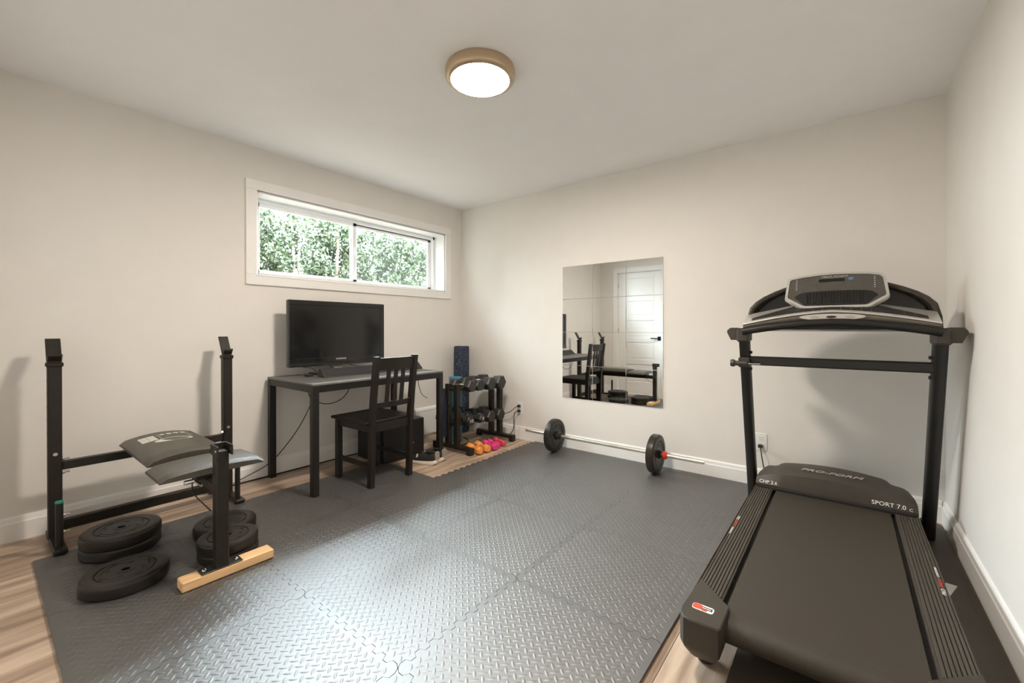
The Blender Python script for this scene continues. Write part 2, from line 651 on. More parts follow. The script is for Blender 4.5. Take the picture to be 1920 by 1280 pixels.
def sash(y0, y1, xx, screen):
    s_ = MB()
    z0, z1 = fz0 + 0.021, fz1 - 0.030
    q = 0.030
    s_.box((xx - 0.012, y0, z1 - q), (xx + 0.012, y1, z1), 0.003).box((xx - 0.012, y0, z0), (xx + 0.012, y1, z0 + q * 0.8), 0.003)
    s_.box((xx - 0.012, y0, z0), (xx + 0.012, y0 + q + 0.008, z1), 0.003).box((xx - 0.012, y1 - q - 0.008, z0), (xx + 0.012, y1, z1), 0.003)
    so = s_.build('sash', 'pvc', win, smooth=0)
    MB().box((xx - 0.002, y0 + q, z0 + q * 0.6), (xx + 0.002, y1 - q, z1 - q * 0.8)).build('glass_pane', 'glass', so, smooth=0)
    if screen:
        MB().add([(xx - 0.02, y0 + q, z0 + q * 0.6), (xx - 0.02, y1 - q, z0 + q * 0.6), (xx - 0.02, y1 - q, z1 - q * 0.8), (xx - 0.02, y0 + q, z1 - q * 0.8)],
                 [(0, 1, 2, 3)]).build('insect_screen', 'screenmesh', so, smooth=0)
    return so


s1 = sash(fy0 + 0.03, ym + 0.022, -0.165, False)
s2 = sash(ym - 0.022, fy1 - 0.03, -0.192, True)
MB().box((-0.153, ym - 0.006, 1.76), (-0.140, ym + 0.008, 1.83), 0.003).build('latch', 'pvc', win)

# ---- door in the wall behind the camera (seen in the mirror)
door = struct(MB().box((DX0 + 0.012, -DEP - 0.075, 0.008), (DX1 - 0.010, -DEP - 0.035, DZ - 0.012)).build('door_1', 'trim', smooth=0))
zs = [0.11, 0.20, 0.50, 0.58, 0.86, 0.94, 1.22, 1.30, 1.54, 1.62, 1.93]
px0, px1 = DX0 + 0.135, DX1 - 0.125
m = MB()
m.box((DX0 + 0.012, -DEP - 0.036, 0.008), (px0, -DEP - 0.022, DZ - 0.012), 0.002)
m.box((px1, -DEP - 0.036, 0.008), (DX1 - 0.010, -DEP - 0.022, DZ - 0.012), 0.002)
rails = [(0.008, 0.21), (0.50, 0.585), (0.865, 0.95), (1.225, 1.305), (1.545, 1.625), (1.925, DZ - 0.012)]
for a, b in rails:
    m.box((px0, -DEP - 0.036, a), (px1, -DEP - 0.022, b), 0.002)
m.build('door_stiles', 'trim', door, smooth=0)
for (a0, a), (b, b1) in zip(rails[:-1], rails[1:]):
    MB().box((px0 + 0.02, -DEP - 0.036, a + 0.02), (px1 - 0.02, -DEP - 0.029, b - 0.02), 0.005).build('door_panel', 'trim', door, smooth=0)
m = MB()
m.box((0.995, -DEP - 0.024, 0.90), (1.045, -DEP - 0.008, 0.965), 0.003)
m.tube([(1.02, -DEP - 0.01, 0.935), (1.02, -DEP + 0.03, 0.935)], 0.009)
m.box((0.895, -DEP + 0.022, 0.926), (1.03, -DEP + 0.036, 0.944), 0.004)
m.build('door_handle', 'gloss', door)
for z in (0.25, 1.02, 1.78):
    MB().box((DX0 + 0.004, -DEP - 0.03, z), (DX0 + 0.016, -DEP - 0.006, z + 0.09), 0.002).build('hinge', 'brass', door)
m = MB()
m.box((DX0 - 0.075, -DEP, 0), (DX0 + 0.004, -DEP + 0.016, DZ + 0.075), 0.003)
m.box((DX1 - 0.004, -DEP, 0), (DX1 + 0.075, -DEP + 0.016, DZ + 0.075), 0.003)
m.box((DX0, -DEP, DZ - 0.004), (DX1, -DEP + 0.016, DZ + 0.075), 0.003)
m.box((DX0, -DEP - 0.12, 0), (DX0 + 0.009, -DEP, DZ)).box((DX1 - 0.008, -DEP - 0.12, 0), (DX1, -DEP, DZ)).box((DX0, -DEP - 0.12, DZ - 0.009), (DX1, -DEP, DZ))
m.box((DX0, -DEP - 0.12, 0), (DX1, -DEP - 0.08, DZ))
struct(m.build('trim_2', 'trim', smooth=0))

# ---- outside: ground, unseen eave and wing added to shape the daylight, hedge of shrubs
struct(MB().box((-9, -8, 1.20), (-T_, 5, 1.34)).build('ground_outside', 'soil', smooth=0))
m = MB()
m.box((-0.86, -2.95, 2.70), (-T_, 3.0, 2.76))
m.box((-0.88, -2.95, 2.66), (-0.84, 3.0, 2.80), 0.005)
struct(m.build('shade_eave', 'soffit', smooth=0))  # unseen eave, added to cut off steep sky light at the window
struct(MB().box((-6.0, -6.0, 1.2), (-T_ - 0.001, -2.95, 5.2)).build('shade_wing', 'concrete', smooth=0))  # unseen block, added to keep sky light off the mirror wall


def shrub(cx, cy, r, h, seed, label):
    rnd = random.Random(seed)
    t = thing('hedge_shrub', label, 'shrub', (cx, cy, 1.34), group='shrubs of the hedge outside the window')
    mb = MB(t)
    for k in range(3):
        a = rnd.uniform(0, 6.28)
        mb.tube(smooth_path([(cx, cy, 1.335), (cx + 0.1 * math.cos(a), cy + 0.1 * math.sin(a), 1.34 + h * 0.4),
                             (cx + 0.3 * r * math.cos(a), cy + 0.3 * r * math.sin(a), 1.34 + h * 0.9)], 4), 0.018, 6)
    mb.build('stem', 'bark', t)
    vv, ff = [], []
    nb = 84
    blobs = []
    for k in range(nb):
        br = rnd.uniform(0.10, 0.17)
        blobs.append((rnd.uniform(-0.30, 0.30), ((k * 0.618034) % 1 * 2 - 1) * (r - br), ((k + 0.5) / nb) * h, br))
    for i in range(13500):
        bx, by, bz, br = blobs[i % nb]
        d = Vector((rnd.gauss(0, 1), rnd.gauss(0, 1), rnd.gauss(0, 1))).normalized() * br * rnd.uniform(0.2, 1.0)
        p = Vector((cx + bx, cy + by, 1.36 + bz)) + d
        p.z = max(p.z, 1.36)
        u = Vector((rnd.gauss(0, 1), rnd.gauss(0, 1), rnd.gauss(0, 1))).normalized()
        v = u.cross(Vector((rnd.gauss(0, 1), rnd.gauss(0, 1), rnd.gauss(0, 1)))).normalized()
        L_, w_ = rnd.uniform(0.020, 0.042), rnd.uniform(0.008, 0.016)
        k = len(vv)
        vv += [p - u * L_, p + v * w_, p + u * L_, p - v * w_]
        ff.append((k, k + 1, k + 2, k + 3))
    mb = MB(t)
    mb.add(vv, ff)
    o = mb.build('foliage', 'leaf', t, smooth=0)
    o['kind'] = 'stuff'
    return t


HEDGE = [(-1.90, -1.45, 0.525, 1.04, 'leafy green shrub outside, at the left end of the left window pane'),
         (-1.95, -0.40, 0.525, 1.10, 'leafy green shrub outside, behind the right half of the left window pane'),
         (-1.90, 0.65, 0.525, 1.07, 'leafy green shrub outside, behind the left half of the right window pane'),
         (-1.95, 1.70, 0.525, 1.12, 'leafy green shrub outside, at the right end of the right window pane'),
         (-3.20, -0.30, 0.62, 1.50, 'taller leafy shrub of the rear row outside, beyond the left half of the left pane'),
         (-3.20, 0.95, 0.62, 1.55, 'taller leafy shrub of the rear row outside, beyond the window mullion'),
         (-3.20, 2.20, 0.62, 1.50, 'taller leafy shrub of the rear row outside, beyond the right end of the right pane')]
for i, (cx, cy, r, h, lab) in enumerate(HEDGE):
    shrub(cx, cy, r, h, 100 + i, lab)

# ================================================================== FOAM MAT TILES
XG = [0.395, 1.02, 1.635, 2.245, 2.87]
YG = [-3.188, -2.525, -1.905, -1.295, -0.70, -0.024]
MT = 0.012
lug_cache = {}


def seam_pts(a, b, amp=0.0095, pitch=0.0612):
    """trapezoid teeth between parameter a and b -> list of (t, offset)"""
    n = max(2, round((b - a) / pitch))
    p = (b - a) / n
    out = []
    for i in range(n):
        s = a + i * p
        out += [(s + 0.06 * p, -amp), (s + 0.40 * p, -amp), (s + 0.56 * p, amp), (s + 0.90 * p, amp)]
    return out


def lugs(nx, ny):
    if (nx, ny) in lug_cache:
        return lug_cache[(nx, ny)]
    P = 0.0352
    vv, ff = [], []
    L_, w_, h_ = 0.0172, 0.0050, 0.0021
    for i in range(nx):
        for j in range(ny):
            for s in (0, 1):
                if s and (i == nx - 1 or j == ny - 1):
                    continue
                c = Vector(((i - (nx - 1) / 2 + 0.5 * s) * P, (j - (ny - 1) / 2 + 0.5 * s) * P, 0))
                d = Vector((0.7071, 0.7071, 0)) if s else Vector((-0.7071, 0.7071, 0))
                e = Vector((-d.y, d.x, 0))
                k = len(vv)
                up = Vector((0, 0, h_))
                vv += [c - d * L_, c - d * L_ * 0.5 - e * w_ * 0.8, c - e * w_, c + d * L_ * 0.5 - e * w_ * 0.8, c + d * L_,
                       c + d * L_ * 0.5 + e * w_ * 0.8, c + e * w_, c - d * L_ * 0.5 + e * w_ * 0.8,
                       c - d * L_ * 0.55 + up * 0.8, c + up, c + d * L_ * 0.55 + up * 0.8]
                ff += [(k, k + 1, k + 8), (k + 1, k + 2, k + 9, k + 8), (k + 2, k + 3, k + 10, k + 9), (k + 3, k + 4, k + 10),
                       (k + 4, k + 5, k + 10), (k + 5, k + 6, k + 9, k + 10), (k + 6, k + 7, k + 8, k + 9), (k + 7, k, k + 8)]
    me = bpy.data.meshes.new('tread_lugs')
    me.from_pydata(vv, [], ff)
    me.shade_smooth()
    me.materials.append(M['foam'])
    lug_cache[(nx, ny)] = me
    return me


def tile(i, j):
    x0, x1, y0, y1 = XG[i], XG[i + 1], YG[j], YG[j + 1]
    g = 0.0011
    has = lambda a, b: 0 <= a < 4 and 0 <= b < 5 and not (a == 0 and b > 2)
    pts = []
    # bottom edge (y0), left to right
    def edge(inner, fixed, a, b, horiz, sgn):
        out = []
        if inner:
            for t, o_ in seam_pts(a, b):
                out.append((t, fixed + o_ + sgn * g) if horiz else (fixed + o_ + sgn * g, t))
        return out
    teeth_l = has(i - 1, j) or (i == 1 and j > 2)
    pts.append((x0 + g, y0 + g))
    pts += edge(has(i, j - 1), y0, x0 + 0.012, x1 - 0.012, True, 1)
    pts.append((x1 - g, y0 + g))
    pts += edge(has(i + 1, j), x1, y0 + 0.012, y1 - 0.012, False, -1)
    pts.append((x1 - g, y1 - g))
    pts += edge(has(i, j + 1), y1, x0 + 0.012, x1 - 0.012, True, -1)[::-1]
    pts.append((x0 + g, y1 - g))
    pts += edge(teeth_l, x0, y0 + 0.012, y1 - 0.012, False, 1)[::-1]
    cols_ = ['first', 'second', 'third', 'fourth']
    rows_ = ['fifth', 'fourth', 'third', 'second', 'first']
    cx, cy = (x0 + x1) / 2, (y0 + y1) / 2
    t = thing('foam_mat_tile', f'black diamond-plate foam floor tile, {cols_[i]} column from window wall, {rows_[j]} row from mirror wall',
              'floor tile', (cx, cy, 0.0), group='interlocking foam floor tiles')
    mb = MB(t)
    mb.prism(pts, lambda u, v: (u, v, 0.0004), lambda u, v: (u, v, MT))
    mb.build('foam_body', 'foam', t, smooth=0)
    nx = int((x1 - x0 - 0.035) / 0.0352) + 1
    ny = int((y1 - y0 - 0.035) / 0.0352) + 1
    o = bpy.data.objects.new('tread_lugs', lugs(nx, ny))
    C.objects.link(o)
    o.parent = t
    o.location = (0, 0, MT)
    o['kind'] = 'stuff'


for i in range(4):
    for j in range(5):
        if i == 0 and j > 2:
            continue
        tile(i, j)

# ================================================================== CEILING LAMP
LC = Vector((1.905, -1.765, 0))
t = thing('ceiling_lamp', 'round flush ceiling lamp with lit white disc and champagne metal ring', 'ceiling lamp', (LC.x, LC.y, H))
mb = MB(t)
mb.lathe([(0.155, H - 0.0005), (0.172, H - 0.003), (0.176, H - 0.016), (0.175, H - 0.036), (0.169, H - 0.050), (0.159, H - 0.057), (0.1475, H - 0.058), (0.146, H - 0.050), (0.146, H - 0.02), (0.15, H - 0.0005)], LC, n=64)
mb.build('ring', 'brass', t)
mb = MB(t)
mb.lathe([(0.1455, H - 0.03), (0.1455, H - 0.055), (0.12, H - 0.0575), (0.06, H - 0.0590), (0.0, H - 0.0592)][:-1] + [(0.002, H - 0.0592)], LC, n=64)
mb.build('diffuser', 'lamp', t)

# ================================================================== MIRROR TILES
t = thing('wall_mirror', 'frameless wall mirror made of twelve square mirror tiles', 'mirror', (1.778, -0.002, 0.46))
MX0, MX1, MZ0, MZ1 = 1.316, 2.238, 0.462, 1.657
for a in range(3):
    for b in range(4):
        w_, h_ = (MX1 - MX0) / 3, (MZ1 - MZ0) / 4
        mb = MB(t)
        mb.box((MX0 + a * w_ + 0.0011, -0.0055, MZ0 + b * h_ + 0.0008), (MX0 + (a + 1) * w_ - 0.0011, -0.0012, MZ0 + (b + 1) * h_ - 0.0008), 0.0012)
        mb.build('mirror_tile', 'mirror', t, smooth=0)

# ================================================================== TREADMILL
CX, CU = 3.298, 3.305
tm = thing('treadmill', 'black treadmill with silver-trimmed console facing the mirror wall', 'treadmill', (CX, -1.0, 0.0))
DZt = 0.180
# motor hood
mb = MB(tm)
rings = []
N_ = 40
for k in range(N_ + 1):
    u = -0.345 + 0.69 * k / N_
    a = abs(u)
    q = u / 0.345
    e = max(0.0, (a - 0.29) / 0.055)
    zc = 0.275 - 0.040 * min(1, (a / 0.33)) ** 2 - 0.012 * e ** 2
    if a < 0.235:
        zb = 0.293 - 0.022 * (a / 0.235) ** 2
    elif a < 0.262:
        zb = 0.271 - (a - 0.235) / 0.027 * 0.023
    else:
        zb = 0.248 - 0.010 * (a - 0.262) / 0.08 - 0.030 * e ** 3
    yb = -0.300 - 0.02 * e ** 2
    bow = 0.02 * (1 - q * q)
    rings.append([Vector((CX + u, y, z)) for y, z in ((-0.538 - bow * 0.2, 0.186), (-0.538 - bow * 0.2, 0.196), (-0.500 - bow, zc), (-0.40 - bow * 0.5, zc * 0.52 + zb * 0.5),
                                                      (yb, zb), (yb + 0.035, zb - 0.012), (-0.215, 0.16), (-0.20, 0.06), (-0.5, 0.06))])
mb.loft(rings)
hood = mb.build('motor_hood', 'plast', tm, smooth=25)
mb = MB(tm)
mb.box((CX - 0.33, -0.545, 0.168), (CX + 0.33, -0.50, 0.187), 0.003)
mb.build('hood_gap', 'dark', tm)
# main deck body below the belt
mb = MB(tm)
mb.box((CX - 0.262, -1.88, 0.115), (CX + 0.262, -0.45, 0.158), 0.004)
mb.box((CX - 0.33, -1.80, 0.085), (CX - 0.275, -0.30, 0.15), 0.004)
mb.box((CX + 0.275, -1.80, 0.085), (CX + 0.33, -0.30, 0.15), 0.004)
mb.build('deck', 'dark', tm)
# belt wrapping the rear roller
prof = [(-0.50, 0.1725), (-1.85, 0.1725)]
for k in range(1, 9):
    a = PI * k / 8
    prof.append((-1.88 - 0.037 * math.sin(a), 0.1355 + 0.037 * math.cos(a)))
prof.append((-0.50, 0.0985))
mb = MB(tm)
outer = [Vector((CX - 0.243, y, z)) for y, z in prof]
inner = [Vector((CX + 0.243, y, z)) for y, z in prof]
mb.loft([outer, inner], cap=False, closed=False)
mb.build('running_belt', 'belt', tm, smooth=50)
mb = MB(tm)
mb.tube([(CX - 0.262, -1.88, 0.1355), (CX + 0.262, -1.88, 0.1355)], 0.034, 16)
mb.build('rear_roller', 'tmblack', tm)
# foot rails, ribs and end caps
for s in (-1, 1):
    mb = MB(tm)
    xo, xi = CX + s * 0.345, CX + s * 0.259
    poly = [(xo, -0.535), (xo, -1.735), (xi, -1.815), (xi, -0.535)]
    mb.prism(poly, lambda u, v: (u, v, 0.118), lambda u, v: (u, v, DZt - 0.004))
    rail = mb.build('foot_rail', 'railplast', tm, smooth=0)
    for k in range(7):
        xa = CX + s * (0.2655 + k * 0.0108)
        xb = xa + s * 0.0082
        yend = -1.80 + (k * 0.0108 + 0.006) / 0.086 * 0.075
        rb = MB(tm)
        rb.box((min(xa, xb), yend, DZt - 0.0045), (max(xa, xb), -0.565, DZt + 0.001), 0.0012)
        rb.build('rib', 'railplast', rail, smooth=0)
    mb = MB(tm)
    mb.box((min(xo, xo - s * 0.0045), -1.74, DZt - 0.006), (max(xo, xo - s * 0.0045), -0.535, DZt + 0.0015), 0.001)
    mb.build('rail_edge', 'railplast', rail, smooth=0)
    # end cap: bevelled block with rounded outer corner
    outl = [(0.348, -1.722), (0.357, -1.930), (0.352, -1.955), (0.337, -1.974), (0.315, -1.980), (0.236, -1.976), (0.231, -1.965), (0.231, -1.845), (0.237, -1.833), (0.262, -1.808)]
    rr = []
    for ins, z in ((0.026, 0.058), (0.004, 0.088), (0.0, 0.100), (0.0, 0.181), (0.003, 0.1855)):
        cxm, cym = 0.293, -1.88
        rr.append([Vector((CX + s * (a + (cxm - a) * ins / 0.07), b + (cym - b) * ins / 0.1, z)) for a, b in outl])
    mb = MB(tm)
    mb.loft(rr)
    cap_ = mb.build('end_cap', 'plast', tm, smooth=30)
    ft = MB(tm)
    ft.lathe([(0.026, 0.0055), (0.028, 0.012), (0.024, 0.05)], (CX + s * 0.295, -1.87, 0), n=16)
    ft.build('foot', 'rubber', tm)
    # emblem on the cap
    if s < 0:
        ez = 0.1862
        def rrect(cx_, cy_, w_, h_, r_, n=5):
            out = []
            for (qx, qy, a0) in ((1, 1, 0), (-1, 1, PI / 2), (-1, -1, PI), (1, -1, 1.5 * PI)):
                for k in range(n + 1):
                    a = a0 + PI / 2 * k / n
                    out.append((cx_ + qx * (w_ / 2 - r_) + r_ * math.cos(a), cy_ + qy * (h_ / 2 - r_) + r_ * math.sin(a)))
            return out
        e1 = MB(tm)
        e1.prism(rrect(3.001, -1.899, 0.064, 0.033, 0.010), lambda u, v: (u, v, ez - 0.001), lambda u, v: (u, v, ez))
        em = e1.build('emblem', 'white', cap_)
        e2 = MB(tm)
        e2.prism(rrect(2.984, -1.898, 0.027, 0.027, 0.007), lambda u, v: (u, v, ez), lambda u, v: (u, v, ez + 0.0004))
        e2.prism(rrect(3.006, -1.9085, 0.018, 0.008, 0.002), lambda u, v: (u, v, ez), lambda u, v: (u, v, ez + 0.0004))
        e2.build('emblem_red', 'redprint', em)
        e3 = MB(tm)
        for (u0, u1, v0, v1) in ((2.996, 3.028, -1.8945, -1.8905), (3.0245, 3.0285, -1.9040, -1.8905), (2.996, 3.026, -1.9035, -1.8995)):
            e3.box((u0, v0, ez), (u1, v1, ez + 0.0004))
        e3.build('emblem_black', 'dark', em)

# rail lettering (reads along the rail)
for s, xx in ((-1, CX - 0.3395), (1, CX + 0.3335)):
    d = Vector((0, 1, 0)) if s < 0 else Vector((0, 1, 0))
    yv = Vector((-1, 0, 0))
    off = Vector(tm['_o'])
    zt = DZt + 0.0016
    text('PRO', 0.017, 'white', tm, frame_mtx((xx, -1.290 if s > 0 else -1.085, zt), (0, s, 0), (-s, 0, 0)), 'rail_lettering', off, 0.2, 1.35)
    text('SHOX', 0.017, 'redprint', tm, frame_mtx((xx, -1.225 if s > 0 else -1.150, zt), (0, s, 0), (-s, 0, 0)), 'rail_lettering', off, 0.2, 1.35)
    text('CUSHIONING', 0.011, 'white', tm, frame_mtx((xx, -1.135 if s > 0 else -1.240, zt), (0, s, 0), (-s, 0, 0)), 'rail_lettering', off, 0.2, 1.2)
off = Vector(tm['_o'])
# hood lettering: on the front face and on the top
fx = (1, 0, 0)
text('CHP 2.6', 0.026, 'white', hood, frame_mtx((CX - 0.283, -0.5365, 0.210), fx, (0, 0.036, 0.05)), 'lettering', off)
text('SPORT 7.0', 0.029, 'white', hood, frame_mtx((CX + 0.235, -0.5385, 0.212), fx, (0, 0.036, 0.05)), 'lettering', off)
text('C', 0.020, 'white', hood, frame_mtx((CX + 0.318, -0.5345, 0.205), fx, (0, 0.036, 0.05)), 'lettering', off)
text('PRO-FORM', 0.044, 'greyprint', hood, frame_mtx((CX, -0.4300, 0.2895), fx, (0, 0.1, 0.009)), 'lettering', off, 0.35, 1.25, 0.0015)

# uprights
for s in (-1, 1):
    mb = MB(tm)
    xx = CU + s * 0.401
    a, b = Vector((xx - s * 0.004 if s > 0 else xx, -0.285, 0.006)), Vector((xx, -0.612, 1.055))
    rings = []
    for k in range(2):
        p = a if k == 0 else b
        ring = []
        for q in range(20):
            an = 2 * PI * q / 20
            ca, sa = math.cos(an), math.sin(an)
            ring.append(p + Vector((0.0265 * math.copysign(abs(ca) ** 0.5, ca), 0.044 * math.copysign(abs(sa) ** 0.6, sa), 0)))
        rings.append(ring)
    mb.loft(rings)
    mb.build('upright', 'tmblack', tm, smooth=40)
    # joint sleeve at the top of the upright
    mb = MB(tm)
    mb.box((xx - 0.031, -0.675, 1.015), (xx + 0.031, -0.55, 1.092), 0.010)
    mb.build('joint_sleeve', 'plast', tm)
    # handrail end block
    xs = CU + s * 0.452
    pol = [(-0.030, 0.0), (-0.030, 0.062), (-0.022, 0.070), (0.018, 0.070), (0.034, 0.056), (0.036, 0.044), (0.016, 0.0)]
    mb = MB(tm)
    mb.prism([(xs + s * u - s * 0.006, 1.026 + v) for u, v in pol], lambda u, v: (u, -0.66, v), lambda u, v: (u, -0.50, v - 0.004))
    mb.build('handrail_end', 'plast', tm, smooth=30)
    # base tube on the floor mat
    mb = MB(tm)
    mb.bar((xx, -0.31, 0.030), (xx, -0.13, 0.030), 0.045, 0.045, 0.008)
    mb.build('base_tube', 'tmblack', tm)
    for zz in (0.862, 0.955):
        mb = MB(tm)
        mb.tube([(CU + s * 0.38, -0.60, zz), (CU + s * 0.362, -0.60, zz)], 0.008, 8)
        mb.build('bolt', 'tmblack', tm)
mb = MB(tm)
mb.bar((CU - 0.40, -0.27, 0.055), (CU + 0.40, -0.27, 0.055), 0.05, 0.05, 0.005)
mb.build('base_crossbar', 'tmblack', tm)
mb = MB(tm)
mb.bar((CU - 0.385, -0.575, 0.907), (CU + 0.385, -0.575, 0.907), 0.05, 0.05, 0.006, up=(0, 1, 0))
mb.build('crossbar', 'tmblack', tm)
# storage latch with pull knob
mb = MB(tm)
mb.box((CU - 0.428, -0.635, 0.870), (CU - 0.372, -0.60, 0.925), 0.004)
mb.lathe([(0.018, -0.075), (0.021, -0.070), (0.021, -0.056), (0.014, -0.050), (0.0145, 0.01)], (CU - 0.39, -0.645, 0.893), axis='x', n=16)
mb.build('latch_knob', 'plast', tm)
mb = MB(tm)
mb.tube([(CU - 0.375, -0.645, 0.893), (CU - 0.315, -0.645, 0.893)], 0.005, 10)
mb.build('latch_pin', 'chrome', tm)

# console: curve of front lip z(u), back edge z(u)
def lip(u):
    return 1.178 - 0.062 * (min(1.0, abs(u) / 0.40)) ** 1.55


def hump(u):
    return 1.108 - 0.048 * (min(1.0, abs(u) / 0.40)) ** 1.7


def backedge(u):
    a = abs(u)
    return 1.222 - 0.05 * max(0, (a - 0.16) / 0.24) if a > 0.16 else 1.222


US = [-0.398 + 0.796 * k / 40 for k in range(41)]
# front handlebar
mb = MB(tm)
mb.tube([(CU + u * 1.0, -0.672, hump(u) + 0.014) for u in [-0.40 + 0.8 * k / 30 for k in range(31)]], 0.0205, 14)
mb.build('handlebar', 'tmblack', tm, smooth=50)
# fascia under the lip
mb = MB(tm)
rings = []
for u in US:
    z1, z0 = lip(u), hump(u) + 0.026
    rings.append([Vector((CU + u, -0.664, z0)), Vector((CU + u, -0.672, (z0 + z1) / 2)), Vector((CU + u, -0.668, z1 - 0.001)), Vector((CU + u, -0.60, z1 - 0.004)), Vector((CU + u, -0.60, z0))])
mb.loft(rings)
fas = mb.build('fascia', 'fascia', tm, smooth=30)
mb = MB(tm)
mb.prism([(CU + 0.135 * math.cos(a), 1.150 + 0.016 * math.sin(a)) for a in [2 * PI * k / 28 for k in range(28)]],
         lambda u, v: (u, -0.672, v), lambda u, v: (u, -0.6745, v))
cpl = mb.build('button_panel', 'silver', fas)
for du, mm in ((-0.07, 'greyprint'), (0.0, 'dark'), (0.075, 'greyprint')):
    mb = MB(tm)
    mb.prism([(CU + du + 0.022 * math.cos(a), 1.150 + 0.006 * math.sin(a)) for a in [2 * PI * k / 12 for k in range(12)]],
             lambda u, v: (u, -0.6744, v), lambda u, v: (u, -0.6758, v))
    mb.build('button', mm, cpl)
# silver tray sloping up from lip to back edge
mb = MB(tm)
rings = []
for u in US:
    z0, z1 = lip(u), backedge(u)
    rings.append([Vector((CU + u, -0.676, z0 - 0.004)), Vector((CU + u, -0.674, z0 + 0.003)), Vector((CU + u, -0.664, z0 + 0.006)),
                  Vector((CU + u, -0.535, z1)), Vector((CU + u, -0.52, z1 - 0.002)), Vector((CU + u, -0.52, z1 - 0.02)), Vector((CU + u, -0.66, z0 - 0.006))])
mb.loft(rings)
tray = mb.build('tray', 'silver', tm, smooth=40)
# dark textured inserts of the tray: left and right, in separate cells
for s in (-1, 1):
    for k in range(9):
        u0, u1 = 0.357 - k * 0.040, 0.357 - (k + 1) * 0.040 + 0.0015
        q = []
        for u in (u0, u1):
            f1 = 0.92 - 0.60 * max(0, (u - 0.12) / 0.24)
            for f in (0.08, f1):
                z = lip(u) + 0.0065 + (backedge(u) - lip(u) - 0.0065) * f
                q.append(Vector((CU + s * u, -0.664 + 0.129 * f, z)))
        mb = MB(tm)
        up = Vector((0, -0.0008, 0.0025))
        mb.loft([[p - up for p in (q[0], q[1], q[3], q[2])], [p + up for p in (q[0], q[1], q[3], q[2])]])
        mb.build('tray_insert', 'louver', tray, smooth=0)
# dark shell behind: outer rim and recessed wall
so = [(-0.412, 1.085), (-0.408, 1.150), (-0.392, 1.212), (-0.362, 1.246), (-0.325, 1.274), (-0.27, 1.304), (-0.205, 1.332), (-0.10, 1.350)]
so = so + [(-a, b) for a, b in so[::-1]]
mb = MB(tm)
mb.prism([(CU + 0.008 + a, b) for a, b in so], lambda u, v: (u, -0.43, v), lambda u, v: (u, -0.36, v - 0.01))
mb.build('rear_shell', 'gloss', tm, smooth=30)
mb = MB(tm)
rings = []
for i, (a, b) in enumerate(so):
    p = Vector((a, 0, b))
    dn = (Vector((0, 0, 1.14)) - p).normalized()
    c_ = Vector((CU + 0.008 + a, 0, b))
    th = 0.026 if abs(a) < 0.40 else 0.020
    yf = -0.475 - 0.06 * min(1.0, max(0.0, (abs(a) - 0.21) / 0.15))
    rings.append([c_ + Vector((0, yf, 0)), c_ + Vector((0, -0.37, -0.006)), c_ + dn * th + Vector((0, -0.37, -0.006)), c_ + dn * th + Vector((0, yf, 0)), c_ + dn * th * 0.5 + Vector((0, yf - 0.007, 0))])
mb.loft(rings)
mb.build('shell_rim', 'plast', tm, smooth=40)
# display head on a leaning plane
HX = CU + 0.008


def hp(u, z, dep=0.0):
    # plane leans back: y grows with z; dep pushes forward (to the runner)
    k = 0.78
    n = Vector((0, -1, k)).normalized()
    return Vector((HX + u, -0.605 + k * (z - 1.20) * 0.75, z)) + n * dep


ho = [(-0.203, 1.372), (-0.150, 1.384), (-0.07, 1.393), (0.0, 1.396), (0.07, 1.393), (0.150, 1.386), (0.196, 1.376), (0.210, 1.362), (0.222, 1.262), (0.219, 1.250), (0.150, 1.200), (0.137, 1.196),
      (-0.130, 1.196), (-0.143, 1.200), (-0.215, 1.250), (-0.218, 1.262), (-0.210, 1.364)]
mb = MB(tm)
mb.loft([[hp(u * 0.93, 1.295 + (z - 1.295) * 0.9, -0.045) for u, z in ho], [hp(u, z, -0.012) for u, z in ho]])
head = mb.build('display_housing', 'silver', tm, smooth=30)


def inset(pts, d):
    return [(u * (1 - d / 0.21), 1.297 + (z - 1.297) * (1 - d / 0.098)) for u, z in pts]


mb = MB(tm)
i1, i2 = inset(ho, 0.003), inset(ho, 0.0135)
mb.loft([[hp(u, z, -0.012) for u, z in ho], [hp(u, z, 0.002) for u, z in i1], [hp(u, z, 0.002) for u, z in i2], [hp(u, z, -0.004) for u, z in i2]], cap=False)
mb.build('silver_bezel', 'silver', head, smooth=30)
mb = MB(tm)
mb.loft([[hp(u, z, -0.013) for u, z in inset(ho, 0.012)], [hp(u, z, -0.003) for u, z in inset(ho, 0.012)]])
M['display'] = mat('display_glass', (0.085, 0.078, 0.068), 0.16, var=0.1, scale=30)
dis = mb.build('display_panel', 'display', head, smooth=0)
vo = [(-0.172, 1.262), (-0.150, 1.283), (-0.12, 1.290), (0.0, 1.295), (0.12, 1.291), (0.155, 1.284), (0.178, 1.262), (0.135, 1.218), (0.125, 1.215), (-0.118, 1.215), (-0.128, 1.218)]
mb = MB(tm)
mb.loft([[hp(u, z, -0.004) for u, z in vo], [hp(u, z, -0.0022) for u, z in vo]])
vent = mb.build('fan_vent', 'dark', head, smooth=0)
for k in range(19):
    u = -0.115 + 0.0128 * k
    mb = MB(tm)
    mb.loft([[hp(u - 0.002, 1.226, -0.003), hp(u + 0.002, 1.226, -0.003), hp(u + 0.002, 1.288, -0.003), hp(u - 0.002, 1.288, -0.003)],
             [hp(u - 0.0015, 1.227, 0.0012), hp(u + 0.0015, 1.227, 0.0012), hp(u + 0.0015, 1.287, 0.0012), hp(u - 0.0015, 1.287, 0.0012)]])
    mb.build('louver', 'louver', vent, smooth=0)
hm = lambda u, z: frame_mtx(hp(u, z, -0.0026), (1, 0, 0), (0, 0.585, 1))
